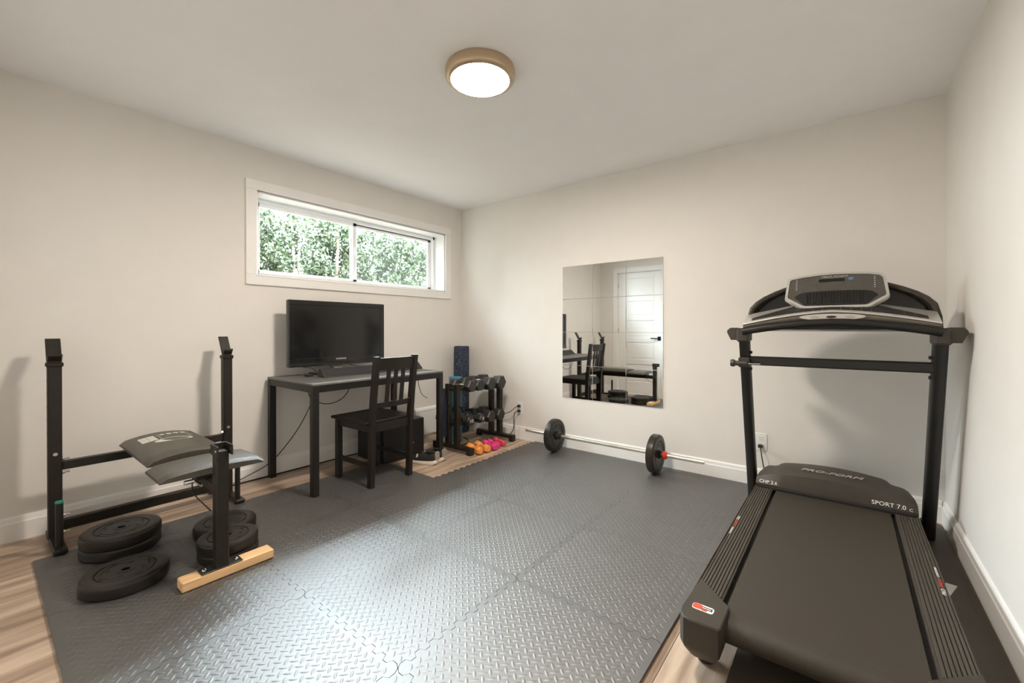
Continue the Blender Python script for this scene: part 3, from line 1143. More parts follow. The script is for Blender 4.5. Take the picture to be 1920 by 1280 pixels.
text('PRO-FORM', 0.017, 'greyprint', dis, hm(0.0, 1.370), 'lettering', off, 0.35, 1.3)
mb = MB(tm)
mb.loft([[hp(u, z, -0.0032) for u, z in ((0.060, 1.349), (0.080, 1.349), (0.080, 1.363), (0.060, 1.363))], [hp(u, z, -0.0024) for u, z in ((0.060, 1.349), (0.080, 1.349), (0.080, 1.363), (0.060, 1.363))]])
mb.build('blue_indicator', 'blueled', dis, smooth=0)
mb = MB(tm)
mb.loft([[hp(u, z, -0.0032) for u, z in ((-0.065, 1.343), (0.045, 1.343), (0.045, 1.360), (-0.065, 1.360))], [hp(u, z, -0.0025) for u, z in ((-0.065, 1.343), (0.045, 1.343), (0.045, 1.360), (-0.065, 1.360))]])
mb.build('number_window', 'screen', dis, smooth=0)
for s in (-1, 1):
    for k in range(6):
        mb = MB(tm)
        z = 1.305 + 0.0105 * k
        u = s * 0.165
        mb.loft([[hp(u + a, z + b, -0.0032) for a, b in ((-0.003, -0.0022), (0.003, -0.0022), (0.003, 0.0022), (-0.003, 0.0022))],
                 [hp(u + a, z + b, -0.0025) for a, b in ((-0.003, -0.0022), (0.003, -0.0022), (0.003, 0.0022), (-0.003, 0.0022))]])
        mb.build('key', 'greyprint', dis, smooth=0)

# rubber mat below the treadmill, with rounded corner
pol = [(3.075, -2.35), (3.785, -2.35), (3.785, -0.075), (3.775, -0.045), (3.745, -0.022), (3.075, -0.022)]
o = MB().prism(pol, lambda u, v: (u, v, 0.0004), lambda u, v: (u, v, 0.0055)).build('treadmill_mat', 'ribmat', smooth=0)
tag(o, 'dark ribbed rubber mat lying under the treadmill', 'mat')
o = MB().prism([(3.672, -0.915), (3.700, -0.795), (3.735, -0.800), (3.700, -0.905)], lambda u, v: (u, v, 0.0058), lambda u, v: (u, v, 0.0075)).build('paper_tag', 'white', smooth=0)
o['label'], o['category'] = 'small white tag lying on the dark mat right of the treadmill', 'tag'

# ================================================================== WEIGHT BENCH
wb = thing('weight_bench', 'black weight bench with two rack uprights and front post on a wooden block', 'weight bench', (0.7, -2.70, 0.0))
BX = 0.195
for yy in (-3.10, -2.335):
    mb = MB(wb)
    mb.box((BX - 0.0255, yy - 0.0255, 0.028), (BX + 0.0255, yy + 0.0255, 0.918), 0.004)
    up_ = mb.build('upright', 'blackmetal', wb)
    mb = MB(wb)
    mb.box((BX - 0.031, yy - 0.031, 0.896), (BX + 0.031, yy + 0.031, 0.920), 0.005)
    mb.build('end_collar', 'blackmetal', up_)
    mb = MB(wb)
    for z in [0.30 + 0.066 * k for k in range(9)]:
        mb.tube([(BX, yy - 0.0262, z), (BX, yy + 0.0262, z)], 0.0068, 10)
    mb.build('adjustment_holes', 'dark', up_)
    # Y-shaped bar catch: long rear arm, short front arm
    mb = MB(wb)
    def trough(a, b, w_, th):
        d = (b - a).normalized()
        n = Vector((d.z, 0, -d.x))
        mb.loft([[p + Vector((0, yo * w_, 0)) + n * no for yo, no in ((-0.5, 0.010), (-0.42, 0), (0.42, 0), (0.5, 0.010), (0.44, th + 0.010), (-0.44, th + 0.010))][:6] for p in (a, b)])
    trough(Vector((BX - 0.004, yy, 0.918)), Vector((BX - 0.072, yy, 1.032)), 0.056, 0.004)
    trough(Vector((BX + 0.038, yy, 0.952)), Vector((BX + 0.012, yy, 0.918)), 0.056, 0.004)
    mb.box((BX - 0.012, yy - 0.022, 0.916), (BX + 0.02, yy + 0.022, 0.926), 0.002)
    mb.build('bar_catch', 'blackmetal', wb)
    # foot along x
    mb = MB(wb)
    mb.box((0.075, yy - 0.024, 0.0155), (0.430, yy + 0.024, 0.036), 0.004)
    mb.box((0.080, yy - 0.022, 0.0008), (0.120, yy + 0.022, 0.018), 0.003)
    mb.build('foot_tube', 'blackmetal', wb)
    mb = MB(wb)
    mb.tube([(0.372, yy, 0.034), (0.372, yy, 0.248)], 0.0145, 14)
    pg = mb.build('storage_peg', 'blackmetal', wb)
    mb = MB(wb)
    mb.tube([(0.372, yy, 0.247), (0.372, yy, 0.256)], 0.0152, 14)
    mb.build('green_cap', 'green', pg)
    s = 1 if yy < -2.7 else -1
    for z in (0.425, 0.355, 0.135, 0.05):
        mb = MB(wb)
        mb.tube([(BX + 0.012, yy + s * 0.024, z), (BX + 0.012, yy + s * 0.052, z)], 0.0042, 8)
        mb.tube([(BX + 0.012, yy + s * 0.026, z), (BX + 0.012, yy + s * 0.034, z)], 0.009, 6)
        mb.build('bolt', 'chrome', up_)
    mb = MB(wb)
    mb.tube([(BX + 0.0255, yy, 0.455), (BX + 0.031, yy, 0.455)], 0.009, 10)
    mb.build('bolt', 'chrome', up_)
mb = MB(wb)
mb.box((BX - 0.02, -3.0745, 0.368), (BX + 0.02, -2.3605, 0.411), 0.003)
mb.build('upper_crossbar', 'blackmetal', wb)
mb = MB(wb)
mb.box((BX - 0.02, -3.0745, 0.060), (BX + 0.02, -2.3605, 0.110), 0.003)
mb.build('lower_crossbar', 'blackmetal', wb)
PXc, PYc = 1.222, -2.69
mb = MB(wb)
mb.bar((BX + 0.02, PYc, 0.395), (PXc - 0.02, PYc, 0.395), 0.045, 0.045, 0.004)
mb.build('main_beam', 'blackmetal', wb)
mb = MB(wb)
mb.box((PXc - 0.026, PYc - 0.024, 0.066), (PXc + 0.026, PYc + 0.024, 0.565), 0.004)
post = mb.build('front_post', 'blackmetal', wb)
mb = MB(wb)
mb.box((PXc - 0.030, PYc - 0.030, 0.545), (PXc + 0.055, PYc - 0.024, 0.590), 0.002)
mb.box((PXc - 0.030, PYc + 0.024, 0.545), (PXc + 0.055, PYc + 0.030, 0.590), 0.002)
mb.box((PXc - 0.030, PYc - 0.030, 0.545), (PXc - 0.024, PYc + 0.030, 0.590), 0.002)
mb.build('leg_bracket', 'blackmetal', post)
mb = MB(wb)
mb.tube([(PXc + 0.040, PYc - 0.034, 0.568), (PXc + 0.040, PYc - 0.022, 0.568)], 0.008, 10)
mb.tube([(PXc + 0.040, PYc + 0.022, 0.568), (PXc + 0.040, PYc + 0.034, 0.568)], 0.008, 10)
mb.build('bolt', 'chrome', post)
mb = MB(wb)
mb.box((PXc - 0.035, PYc - 0.078, 0.0555), (PXc + 0.026, PYc + 0.078, 0.061), 0.002)
mb.box((PXc - 0.026, PYc - 0.024, 0.060), (PXc + 0.026, PYc + 0.024, 0.072), 0.002)
plate_ = mb.build('post_base_plate', 'blackmetal', wb)
for dy in (-0.060, 0.060):
    mb = MB(wb)
    mb.lathe([(0.010, 0.061), (0.009, 0.065), (0.004, 0.0675)], (PXc - 0.006, PYc + dy, 0), n=10)
    mb.build('bolt', 'chrome', plate_)
mb = MB(wb)
mb.box((1.178, -2.835, MT + 0.0022), (1.248, -2.483, 0.0555), 0.004)
mb.build('wooden_block', 'pine', wb, smooth=0)


def pad(x0, x1, y0, y1, zb, ztop, crown, name):
    mb_ = MB(wb)
    nx, ny = 12, 14
    def P_(i, j, top):
        u, v = i / nx, j / ny
        eu, ev = min(u, 1 - u) * (x1 - x0), min(v, 1 - v) * (y1 - y0)
        rnd = (1 - min(1, eu / 0.022)) ** 2 * 0.012 + (1 - min(1, ev / 0.022)) ** 2 * 0.012
        c_ = crown * (1 - (2 * v - 1) ** 2)
        return Vector((x0 + (x1 - x0) * u, y0 + (y1 - y0) * v, (ztop + c_ - rnd) if top else zb))
    vv = [P_(i, j, 1) for i in range(nx + 1) for j in range(ny + 1)] + [P_(i, j, 0) for i in range(nx + 1) for j in range(ny + 1)]
    K = (nx + 1) * (ny + 1)
    id_ = lambda i, j, k: k * K + i * (ny + 1) + j
    ff = []
    for i in range(nx):
        for j in range(ny):
            ff.append((id_(i, j, 0), id_(i + 1, j, 0), id_(i + 1, j + 1, 0), id_(i, j + 1, 0)))
            ff.append((id_(i, j, 1), id_(i + 1, j, 1), id_(i + 1, j + 1, 1), id_(i, j + 1, 1)))
    for i in range(nx):
        for j in (0, ny):
            ff.append((id_(i, j, 0), id_(i + 1, j, 0), id_(i + 1, j, 1), id_(i, j, 1)))
    for j in range(ny):
        for i in (0, nx):
            ff.append((id_(i, j, 0), id_(i, j + 1, 0), id_(i, j + 1, 1), id_(i, j, 1)))
    mb_.add(vv, ff)
    return mb_.build(name, 'vinyl', wb, smooth=50)


bp_ = pad(0.245, 0.850, -2.865, -2.535, 0.452, 0.478, 0.026, 'backrest_pad')
sp_ = pad(0.885, 1.125, -2.880, -2.475, 0.440, 0.466, 0.014, 'seat_pad')
for (x0, x1) in ((0.30, 0.80), (0.90, 1.11)):
    mb = MB(wb)
    mb.box((x0, PYc - 0.06, 0.418), (x1, PYc + 0.06, 0.4525 if x0 < 0.5 else 0.4405), 0.003)
    mb.build('pad_bracket', 'blackmetal', wb)
mb = MB(wb)
mb.tube([(1.10, -2.755, 0.418), (1.10, -2.79, 0.418)], 0.010, 10)
mb.tube([(1.06, -2.74, 0.405), (1.15, -2.74, 0.405)], 0.006, 8)
mb.build('pad_bolts', 'chrome', wb)


def zpad(y):
    v = (y + 2.865) / 0.33
    return 0.478 + 0.026 * (1 - (2 * v - 1) ** 2) + 0.0008


def sticker(poly, mname, name, lift=0.0):
    mb_ = MB(wb)
    mb_.prism(poly, lambda u, v: (u, v, zpad(v) + lift - 0.0012), lambda u, v: (u, v, zpad(v) + lift))
    return mb_.build(name, mname, bp_, smooth=0)


M['sage'] = mat('sage_print', (0.20, 0.25, 0.20), 0.5, var=0.5, scale=60)
M['stick'] = mat('sticker_white', (0.62, 0.62, 0.56), 0.5, var=0.08, scale=60)
for k in range(2):
    for l in range(2):
        x0, y0 = 0.375 + 0.062 * k, -2.813 + 0.034 * l
        sticker([(x0, y0), (x0 + 0.058, y0), (x0 + 0.058, y0 + 0.032), (x0, y0 + 0.032)], 'stick', 'sticker')
sticker([(0.36, -2.735), (0.50, -2.735), (0.50, -2.60), (0.36, -2.60)], 'sage', 'sticker')
sticker([(0.535 + 0.042 * math.cos(a), -2.690 + 0.082 * math.sin(a)) for a in [2 * PI * k / 24 for k in range(24)]], 'stick', 'sticker')
for k in range(4):
    x0, y0 = 0.372 - 0.004 * k, -2.725 + 0.032 * k
    sticker([(x0, y0), (x0 + 0.028, y0 + 0.004), (x0 + 0.03, y0 + 0.022), (x0 + 0.004, y0 + 0.024)], 'stick', 'sticker', 0.0006)


# ================================================================== WEIGHT PLATES
def plate_prof(R, th):
    return [(0.0145, 0.003), (0.0145, th - 0.003), (0.017, th), (0.030, th), (0.031, th - 0.002), (R * 0.50, th - 0.002), (R * 0.51, th - 0.004), (R * 0.53, th - 0.004),
            (R * 0.54, th - 0.002), (R * 0.64, th - 0.002), (R * 0.655, th - 0.006), (R * 0.675, th - 0.006), (R * 0.69, th - 0.001), (R * 0.80, th), (R * 0.93, th - 0.0005), (R * 0.97, th - 0.003), (R * 0.992, th - 0.008), (R, th - 0.014),
            (R, 0.012), (R * 0.994, 0.005), (R * 0.97, 0.0), (0.017, 0.0)]


def plate_geo(root, name, R, th, c, axis, parent, flip=False):
    mb_ = MB(root)
    pr = plate_prof(R, th)
    if flip:
        pr = [(r, th - z) for r, z in pr]
    mb_.lathe(pr, c, axis=axis, n=56, closed=True)
    o_ = mb_.build(name, 'rubber', parent, smooth=24)
    for k in range(8):
        sl = MB(root)
        a = 2 * PI * k / 8 + 0.3
        rr = R * (0.40 if k % 2 else 0.585)
        zt = (th - 0.0018) if not flip else 0.0018
        dd = 0.0006 if not flip else -0.0006
        u, v = rr * math.cos(a), rr * math.sin(a)
        ring0, ring1 = [], []
        for q in range(10):
            b = 2 * PI * q / 10
            e1, e2 = 0.011 * math.cos(b), 0.0055 * math.sin(b)
            pu, pv = u - e1 * math.sin(a) + e2 * math.cos(a), v + e1 * math.cos(a) + e2 * math.sin(a)
            for ring, hh in ((ring0, zt - 0.002), (ring1, zt + dd)):
                ring.append(Vector(c) + (Vector((pu, pv, hh)) if axis == 'z' else Vector((hh, pu, pv))))
        sl.loft([ring0, ring1])
        sl.build('slot', 'dark', o_, smooth=0)
    return o_


FL = MT + 0.0022
for (x, y, z, R, th, lab) in (
        (0.555, -2.905, FL, 0.152, 0.048, 'lower black weight plate of the two-plate stack beside the bench upright nearest the door'),
        (0.560, -2.905, FL + 0.048, 0.152, 0.054, 'upper black weight plate of the two-plate stack beside the bench upright nearest the door'),
        (0.945, -2.955, FL, 0.148, 0.052, 'single black weight plate lying flat at the near left of the mats'),
        (0.745, -2.520, FL, 0.142, 0.050, 'single black weight plate lying behind the bench post, below the seat'),
        (1.035, -2.600, FL, 0.124, 0.042, 'lower small black weight plate of the stack beside the wooden block'),
        (1.035, -2.602, FL + 0.042, 0.124, 0.050, 'upper small black weight plate of the stack beside the wooden block')):
    t = thing('weight_plate', lab, 'weight plate', (x, y, z), rz=0, group='weight plates around the bench')
    plate_geo(t, 'disc', R, th, (x, y, z), 'z', t)

# ================================================================== BARBELL
BY, BZ = -0.205, FL + 0.143
bb = thing('barbell', 'steel barbell with two black plates resting on the mats along the mirror wall', 'barbell', (1.82, BY, FL))
mb = MB(bb)
mb.tube([(1.050, BY, BZ), (2.592, BY, BZ)], 0.0135, 20)
mb.build('bar', 'steel', bb, smooth=40)
plate_geo(bb, 'plate', 0.143, 0.052, (1.335, BY, BZ), 'x', bb)
plate_geo(bb, 'plate', 0.143, 0.056, (2.222, BY, BZ), 'x', bb)
mb = MB(bb)
mb.lathe([(0.0138, 0), (0.036, 0), (0.036, 0.012), (0.024, 0.016), (0.024, 0.045), (0.0138, 0.047)], (1.387, BY, BZ), axis='x', n=20)
mb.build('collar', 'iron', bb)
mb = MB(bb)
mb.lathe([(0.0138, 0), (0.030, 0), (0.030, 0.012), (0.022, 0.014), (0.022, 0.024), (0.0138, 0.026)], (2.278, BY, BZ), axis='x', n=20)
mb.build('collar', 'iron', bb)
mb = MB(bb)
mb.lathe([(0.0138, 0.0), (0.027, 0.0), (0.029, 0.006), (0.027, 0.012), (0.029, 0.018), (0.027, 0.024), (0.020, 0.030), (0.0138, 0.032)], (2.305, BY, BZ), axis='x', n=12)
o = mb.build('spin_collar', 'red', bb)
o['label'] = 'red screw collar'

# ================================================================== DESK AND WHAT IS ON IT
D0, D1, E0, E1, DH = 0.030, 0.700, -2.022, -0.908, 0.737
dk = thing('desk', 'black rectangular metal-legged desk below the window', 'desk', (0.365, -1.465, 0))
mb = MB(dk)
mb.box((D0, E0, DH - 0.014), (D1, E1, DH), 0.002)
mb.build('tabletop', 'desktop', dk, smooth=0)
m_ap = MB(dk)
for lo, hi in (((D0 + 0.003, E0 + 0.003, DH - 0.058), (D0 + 0.022, E1 - 0.003, DH - 0.014)), ((D1 - 0.022, E0 + 0.003, DH - 0.058), (D1 - 0.003, E1 - 0.003, DH - 0.014)),
               ((D0 + 0.003, E0 + 0.003, DH - 0.058), (D1 - 0.003, E0 + 0.022, DH - 0.014)), ((D0 + 0.003, E1 - 0.022, DH - 0.058), (D1 - 0.003, E1 - 0.003, DH - 0.014))):
    m_ap.box(lo, hi, 0.001)
m_ap.build('apron', 'deskblk', dk, smooth=0)
LW = 0.044
for xx in (D0, D1 - LW):
    for yy in (E0, E1 - LW):
        mb = MB(dk)
        zb = FL if (xx > 0.39 and yy < -1.3) else 0.001
        mb.box((xx + 0.001, yy + 0.001, zb), (xx + LW, yy + LW, DH - 0.0145), 0.003)
        mb.build('leg', 'deskblk', dk, smooth=0)

tv = thing('television', 'black flat-screen television on the desk below the window', 'television', (0.16, -1.54, DH))
TX, TY0, TY1, TZ0, TZ1 = 0.195, -1.945, -1.137, 0.806, 1.303
mb = MB(tv)
mb.box((TX - 0.040, TY0, TZ0), (TX, TY1, TZ1), 0.006)
mb.box((TX - 0.075, TY0 + 0.08, TZ0 + 0.06), (TX - 0.038, TY1 - 0.08, TZ1 - 0.08), 0.015)
mb.build('housing', 'gloss', tv)
mb = MB(tv)
fzb = TZ0 + 0.062
for lo, hi in (((TY0 + 0.003, TZ1 - 0.036), (TY1 - 0.003, TZ1 - 0.003)), ((TY0 + 0.003, TZ0 + 0.022), (TY1 - 0.003, fzb)), ((TY0 + 0.003, fzb), (TY0 + 0.042, TZ1 - 0.036)), ((TY1 - 0.042, fzb), (TY1 - 0.003, TZ1 - 0.036))):
    mb.box((TX, lo[0], lo[1]), (TX + 0.007, hi[0], hi[1]), 0.002)
mb.build('bezel', 'gloss', tv, smooth=0)
mb = MB(tv)
mb.box((TX, TY0 + 0.040, fzb - 0.002), (TX + 0.002, TY1 - 0.040, TZ1 - 0.034))
mb.build('screen', 'screen', tv, smooth=0)
# curved lower lip
mb = MB(tv)
rings = []
for k in range(25):
    q = -1 + 2 * k / 24
    yy = (TY0 + TY1) / 2 + q * (TY1 - TY0 - 0.01) / 2
    dip = 0.012 * math.exp(-(q * 2.6) ** 2)
    zt = TZ0 + 0.030 - dip
    rings.append([Vector((TX, yy, TZ0)), Vector((TX + 0.011, yy, TZ0 + 0.003)), Vector((TX + 0.011, yy, zt - 0.003)), Vector((TX + 0.0085, yy, zt)), Vector((TX, yy, zt))])
mb.loft(rings)
mb.build('lower_lip', 'gloss', tv, smooth=50)
mb = MB(tv)
mb.box((TX - 0.035, -1.590, DH + 0.010), (TX - 0.010, -1.520, TZ0 + 0.05), 0.004)
mb.build('stand_neck', 'band', tv)
mb = MB(tv)
mb.box((0.070, -1.74, DH + 0.0005), (0.285, -1.37, DH + 0.014), 0.005)
mb.build('stand_base', 'gloss', tv)
text('SAMSUNG', 0.0165, 'white', tv, frame_mtx((TX + 0.0076, -1.541, TZ0 + 0.048), (0, 1, 0), (0, 0, 1)), 'lettering', Vector(tv['_o']), 0, 1.15)

sb = thing('soundbar', 'long dark soundbar with slanted cloth front on the desk before the television', 'soundbar', (0.39, -1.35, DH))
mb = MB(sb)
pr = [(0.345, DH + 0.001), (0.345, DH + 0.056), (0.352, DH + 0.060), (0.372, DH + 0.060), (0.428, DH + 0.010), (0.430, DH + 0.001)]
mb.loft([[Vector((x, -1.80, z)) for x, z in pr], [Vector((x, -0.905, z)) for x, z in pr]])
mb.build('housing', 'plast', sb, smooth=0)
mb = MB(sb)
mb.loft([[Vector((x, yy, z)) for x, z in ((0.3735, DH + 0.0600), (0.4285, DH + 0.0112), (0.4297, DH + 0.0125), (0.3747, DH + 0.0613))] for yy in (-1.788, -0.917)])
mb.build('cloth_grille', 'mesh', sb, smooth=0)


def cord(name, pts, r, label, cat, m='cord', n=8, root=None):
    t_ = MB()
    t_.tube(smooth_path(pts, n), r, 7)
    o_ = t_.build(name, m, root, smooth=60)
    if root is None:
        tag(o_, label, cat)
    return o_


pa = MB().box((0.205, -1.842, DH + 0.0006), (0.262, -1.792, DH + 0.018), 0.004)
o = pa.build('power_adapter', 'iron')
tag(o, 'small black power adapter on the desk left of the soundbar', 'adapter')
cord('television_cable', [(0.268, -1.80, DH + 0.012), (0.275, -1.775, DH + 0.012), (0.262, -1.775, DH + 0.040), (0.225, -1.80, DH + 0.062), (0.175, -1.83, TZ0 - 0.004)], 0.0022, 'thin black cable arching from adapter up to the television', 'cable')
cord('television_cable', [(0.180, -1.47, TZ0 - 0.004), (0.215, -1.42, DH + 0.052), (0.27, -1.36, DH + 0.030), (0.31, -1.32, DH + 0.006)], 0.0025, 'black cable behind the soundbar right of the television stand', 'cable')
cord('television_cable', [(0.180, -1.62, TZ0 - 0.004), (0.23, -1.65, DH + 0.045), (0.29, -1.70, DH + 0.012), (0.32, -1.74, DH + 0.004)], 0.0028, 'black cable left of the television stand, behind the soundbar', 'cable')
cord('hanging_cable', [(0.35, -1.885, DH - 0.030), (0.35, -1.865, 0.60), (0.35, -1.78, 0.545), (0.35, -1.70, 0.535), (0.35, -1.62, 0.56), (0.35, -1.565, 0.62), (0.35, -1.555, DH - 0.030)], 0.0030,
     'black cable hanging in a loop under the left half of the desk', 'cable')
cord('desk_cable', [(0.040, -1.63, DH - 0.03), (0.034, -1.70, 0.50), (0.034, -1.80, 0.32), (0.036, -1.93, 0.17), (0.040, -2.03, 0.095), (0.040, -2.14, 0.055), (0.038, -2.22, 0.030), (0.040, -2.30, 0.006), (0.07, -2.40, 0.004)], 0.0032,
     'black power cord sagging along the window wall behind the left desk legs', 'cord')
cord('floor_cable', [(0.0215, -2.60, 0.0050), (0.0215, -2.1, 0.0050), (0.0215, -1.6, 0.0050), (0.0215, -1.2, 0.0050)], 0.0045, 'black cable running along the foot of the baseboard under the window', 'cable')
cord('hanging_cable', [(0.55, -1.06, DH - 0.03), (0.555, -1.05, 0.62), (0.56, -1.02, 0.54), (0.57, -0.97, 0.50)], 0.0026, 'thin black cable hanging under the right end of the desk', 'cable')
cord('bench_cable', [(1.05, -2.745, 0.416), (1.06, -2.75, 0.37), (1.09, -2.745, 0.345), (1.14, -2.735, 0.325), (1.195, -2.72, 0.30)], 0.0026, 'thin black cable sagging below the bench seat pad', 'cable')

# subwoofer under the desk
sw = thing('subwoofer', 'black subwoofer box with tiny red light under the desk behind the chair', 'subwoofer', (0.30, -1.135, 0))
mb = MB(sw)
mb.box((0.12, -1.345, 0.012), (0.470, -0.922, 0.318), 0.003)
mb.build('cabinet', 'deskblk', sw, smooth=0)
mb = MB(sw)
mb.box((0.470, -1.338, 0.02), (0.476, -0.929, 0.310), 0.002)
mb.build('front_grille', 'dark', sw, smooth=0)
mb = MB(sw)
mb.lathe([(0.004, 0.475), (0.004, 0.4775)], (0, -1.045, 0.125), axis='x', n=10)
mb.build('red_light', 'led', sw)
for xx in (0.15, 0.44):
    for yy in (-1.31, -0.95):
        mb = MB(sw)
        mb.lathe([(0.015, 0.0008), (0.015, 0.0125)], (xx, yy, 0), n=10)
        mb.build('foot', 'rubber', sw)

# electric baseboard heater
ht = thing('wall_heater', 'white wall heater low on the window wall behind the desk', 'heater', (0.03, -0.42, 0.03))
mb = MB(ht)
prf = [(0.0165, 0.034), (0.058, 0.034), (0.060, 0.045), (0.060, 0.255), (0.050, 0.288), (0.030, 0.300), (0.0165, 0.300)]
mb.loft([[Vector((x, yy, z)) for x, z in prf] for yy in (-0.676, -0.215)])
mb.build('casing', 'trim', ht, smooth=0)
mb = MB(ht)
mb.box((0.0545, -0.660, 0.264), (0.0582, -0.230, 0.268))
mb.build('air_slot', 'band', ht, smooth=0)

# ================================================================== CHAIR
ch = thing('dining_chair', 'black-brown wooden chair with three back slats, pushed up to the desk', 'chair', (0.640, -1.540, FL), rz=0.035, world=False)
# local: x back (+) to front (-), y width, z up from mat
hw = 0.163


def chpart(name, fn, sm=0):
    mb_ = MB()
    fn(mb_)
    return mb_.build(name, 'woodblk', ch, smooth=sm)


for s in (-1, 1):
    def back_post(mb_, s=s):
        prof_ = [(0.195, 0.0), (0.205, 0.20), (0.210, 0.43), (0.226, 0.60), (0.262, 0.888)]
        rings_ = []
        for x_, z_ in prof_:
            w2, d2 = 0.0165, 0.020
            rings_.append([Vector((x_ + a * d2, s * hw + b * w2, z_)) for a, b in ((-1, -1), (1, -1), (1, 1), (-1, 1))])
        mb_.loft(rings_)
    chpart('back_post', back_post)
    chpart('leg', lambda mb_, s=s: mb_.box((-0.205, s * hw - 0.0195, -0.0 if s < 0 else -0.0), (-0.165, s * hw + 0.0195, 0.425), 0.003))
    chpart('side_apron', lambda mb_, s=s: mb_.box((-0.17, s * hw - 0.010, 0.375), (0.195, s * hw + 0.010, 0.428), 0.001))
    chpart('stretcher', lambda mb_, s=s: mb_.bar((-0.168, s * hw, 0.145), (0.190, s * hw, 0.145), 0.020, 0.032, 0.002))
chpart('seat', lambda mb_: mb_.box((-0.225, -0.205, 0.427), (0.198, 0.205, 0.447), 0.006))
chpart('front_apron', lambda mb_: mb_.box((-0.196, -hw, 0.375), (-0.176, hw, 0.428), 0.001))
chpart('rear_apron', lambda mb_: mb_.box((0.196, -hw + 0.016, 0.372), (0.214, hw - 0.016, 0.428), 0.001))


def bx(z):
    return 0.226 + (z - 0.60) * 0.125


def curved_rail(z0, z1, th=0.019):
    def f(mb_):
        rings_ = []
        for k in range(9):
            q = -1 + 2 * k / 8
            cv = 0.012 * (1 - q * q)
            y_ = q * (hw - 0.013)
            rings_.append([Vector((bx(z0) - th / 2 + cv, y_, z0)), Vector((bx(z0) + th / 2 + cv, y_, z0)), Vector((bx(z1) + th / 2 + cv, y_, z1)), Vector((bx(z1) - th / 2 + cv, y_, z1))])
        mb_.loft(rings_)
    return f


chpart('top_rail', curved_rail(0.795, 0.878), 30)
chpart('lower_rail', curved_rail(0.535, 0.573), 30)
for yy in (-0.062, 0.0, 0.062):
    chpart('slat', lambda mb_, yy=yy: mb_.bar((bx(0.56) + 0.010, yy, 0.560), (bx(0.81) + 0.010, yy, 0.810), 0.030, 0.011, 0.001, up=(1, 0, 0)))

# ================================================================== SHOES
def shoe(name, label, loc, rz):
    t_ = thing(name, label, 'shoe', loc, rz, group='black sneakers on the floor', world=False)
    L_ = 0.262
    def width(q):   # q 0 heel .. 1 toe
        return 0.031 + 0.014 * math.sin(min(1, q / 0.68) * PI / 2) if q < 0.68 else 0.045 * math.sqrt(max(0.0, 1 - ((q - 0.68) / 0.33) ** 2)) + 0.002
    def cy(q):
        return 0.010 * math.sin(q * PI)
    def ring(q, z, sc):
        return q, z, sc
    def outline(sc, zf, n=36):
        pts_ = []
        for k in range(n):
            a = 2 * PI * k / n
            q = 0.5 - 0.5 * math.cos(a)
            w2 = width(q) * (1 if q > 0.06 else math.sqrt(max(0, q) / 0.06 + 0.02))
            sgn = 1 if a < PI else -1
            pts_.append(Vector(((q - 0.5) * L_ * sc, sgn * w2 * sc + cy(q), zf(q))))
        return pts_
    spring = lambda q: 0.016 * max(0, (q - 0.72) / 0.28) ** 2 + 0.008 * max(0, (0.1 - q) / 0.1) ** 2
    top = lambda q: 0.040 - 0.016 * q + spring(q) * 0.9
    mb_ = MB()
    mb_.loft([outline(0.94, lambda q: 0.001 + spring(q)), outline(1.0, lambda q: 0.007 + spring(q)), outline(1.01, lambda q: top(q) * 0.75), outline(0.985, lambda q: top(q) * 0.92)])
    mb_.build('sole', 'sole', t_, smooth=50)
    hgt = lambda q: (0.098 if q < 0.10 else 0.098 - (q - 0.10) * 0.10 if q < 0.30 else 0.078 + 0.018 * math.sin((q - 0.30) / 0.16 * PI / 2) if q < 0.46 else 0.096 - (q - 0.46) / 0.54 * 0.058)
    mb_ = MB()
    rr_ = [outline(0.985, lambda q: top(q) - 0.006), outline(0.99, lambda q: top(q) + (hgt(q) - top(q)) * 0.40), outline(0.92, lambda q: top(q) + (hgt(q) - top(q)) * 0.85)]
    for p in rr_[2]:
        p.y *= 0.78
    r3 = [Vector((p.x * 0.93, p.y * 0.55, p.z + 0.004)) for p in rr_[2]]
    mb_.loft(rr_ + [r3])
    mb_.build('upper', 'shoeblk', t_, smooth=50)
    mb_ = MB()
    mb_.loft([[Vector((-0.075 + 0.052 * math.cos(a), 0.004 + 0.022 * math.sin(a), 0.084 + 0.003 * math.cos(a))) for a in [2 * PI * k / 16 for k in range(16)]],
              [Vector((-0.075 + 0.050 * math.cos(a), 0.004 + 0.021 * math.sin(a), 0.102 - 0.004 * math.cos(a))) for a in [2 * PI * k / 16 for k in range(16)]]])
    mb_.build('collar', 'dark', t_, smooth=40)
    for side in (-1, 1):
        mb_ = MB()
        mb_.loft([[Vector((x_, side * (0.0445 - zz * 0.16) + 0.006, 0.034 + zz)) for x_, zz in ((0.030, 0.0), (0.046, 0.0), (0.040, 0.046), (0.026, 0.046))],
                  [Vector((x_, side * (0.0470 - zz * 0.16) + 0.006, 0.034 + zz)) for x_, zz in ((0.030, 0.0), (0.046, 0.0), (0.040, 0.046), (0.026, 0.046))]])
        mb_.build('side_stripe', 'sole', t_, smooth=0)
    mb_ = MB()
    mb_.loft([[Vector((-0.141, dy, z)) for dy, z in ((-0.018, 0.045), (0.018, 0.045), (0.014, 0.100), (-0.014, 0.100))],
              [Vector((-0.120, dy, z)) for dy, z in ((-0.022, 0.045), (0.022, 0.045), (0.018, 0.104), (-0.018, 0.104))]])
    mb_.build('heel_tab', 'band', t_, smooth=30)
    mb_ = MB()
    for k in range(4):
        x_ = -0.005 + 0.021 * k
        z_ = 0.100 - 0.009 * k
        mb_.tube([(x_, -0.020, z_ - 0.006), (x_ + 0.002, 0.004, z_ + 0.002), (x_, 0.026, z_ - 0.006)], 0.0025, 6)
    mb_.build('laces', 'dark', t_, smooth=40)
    return t_


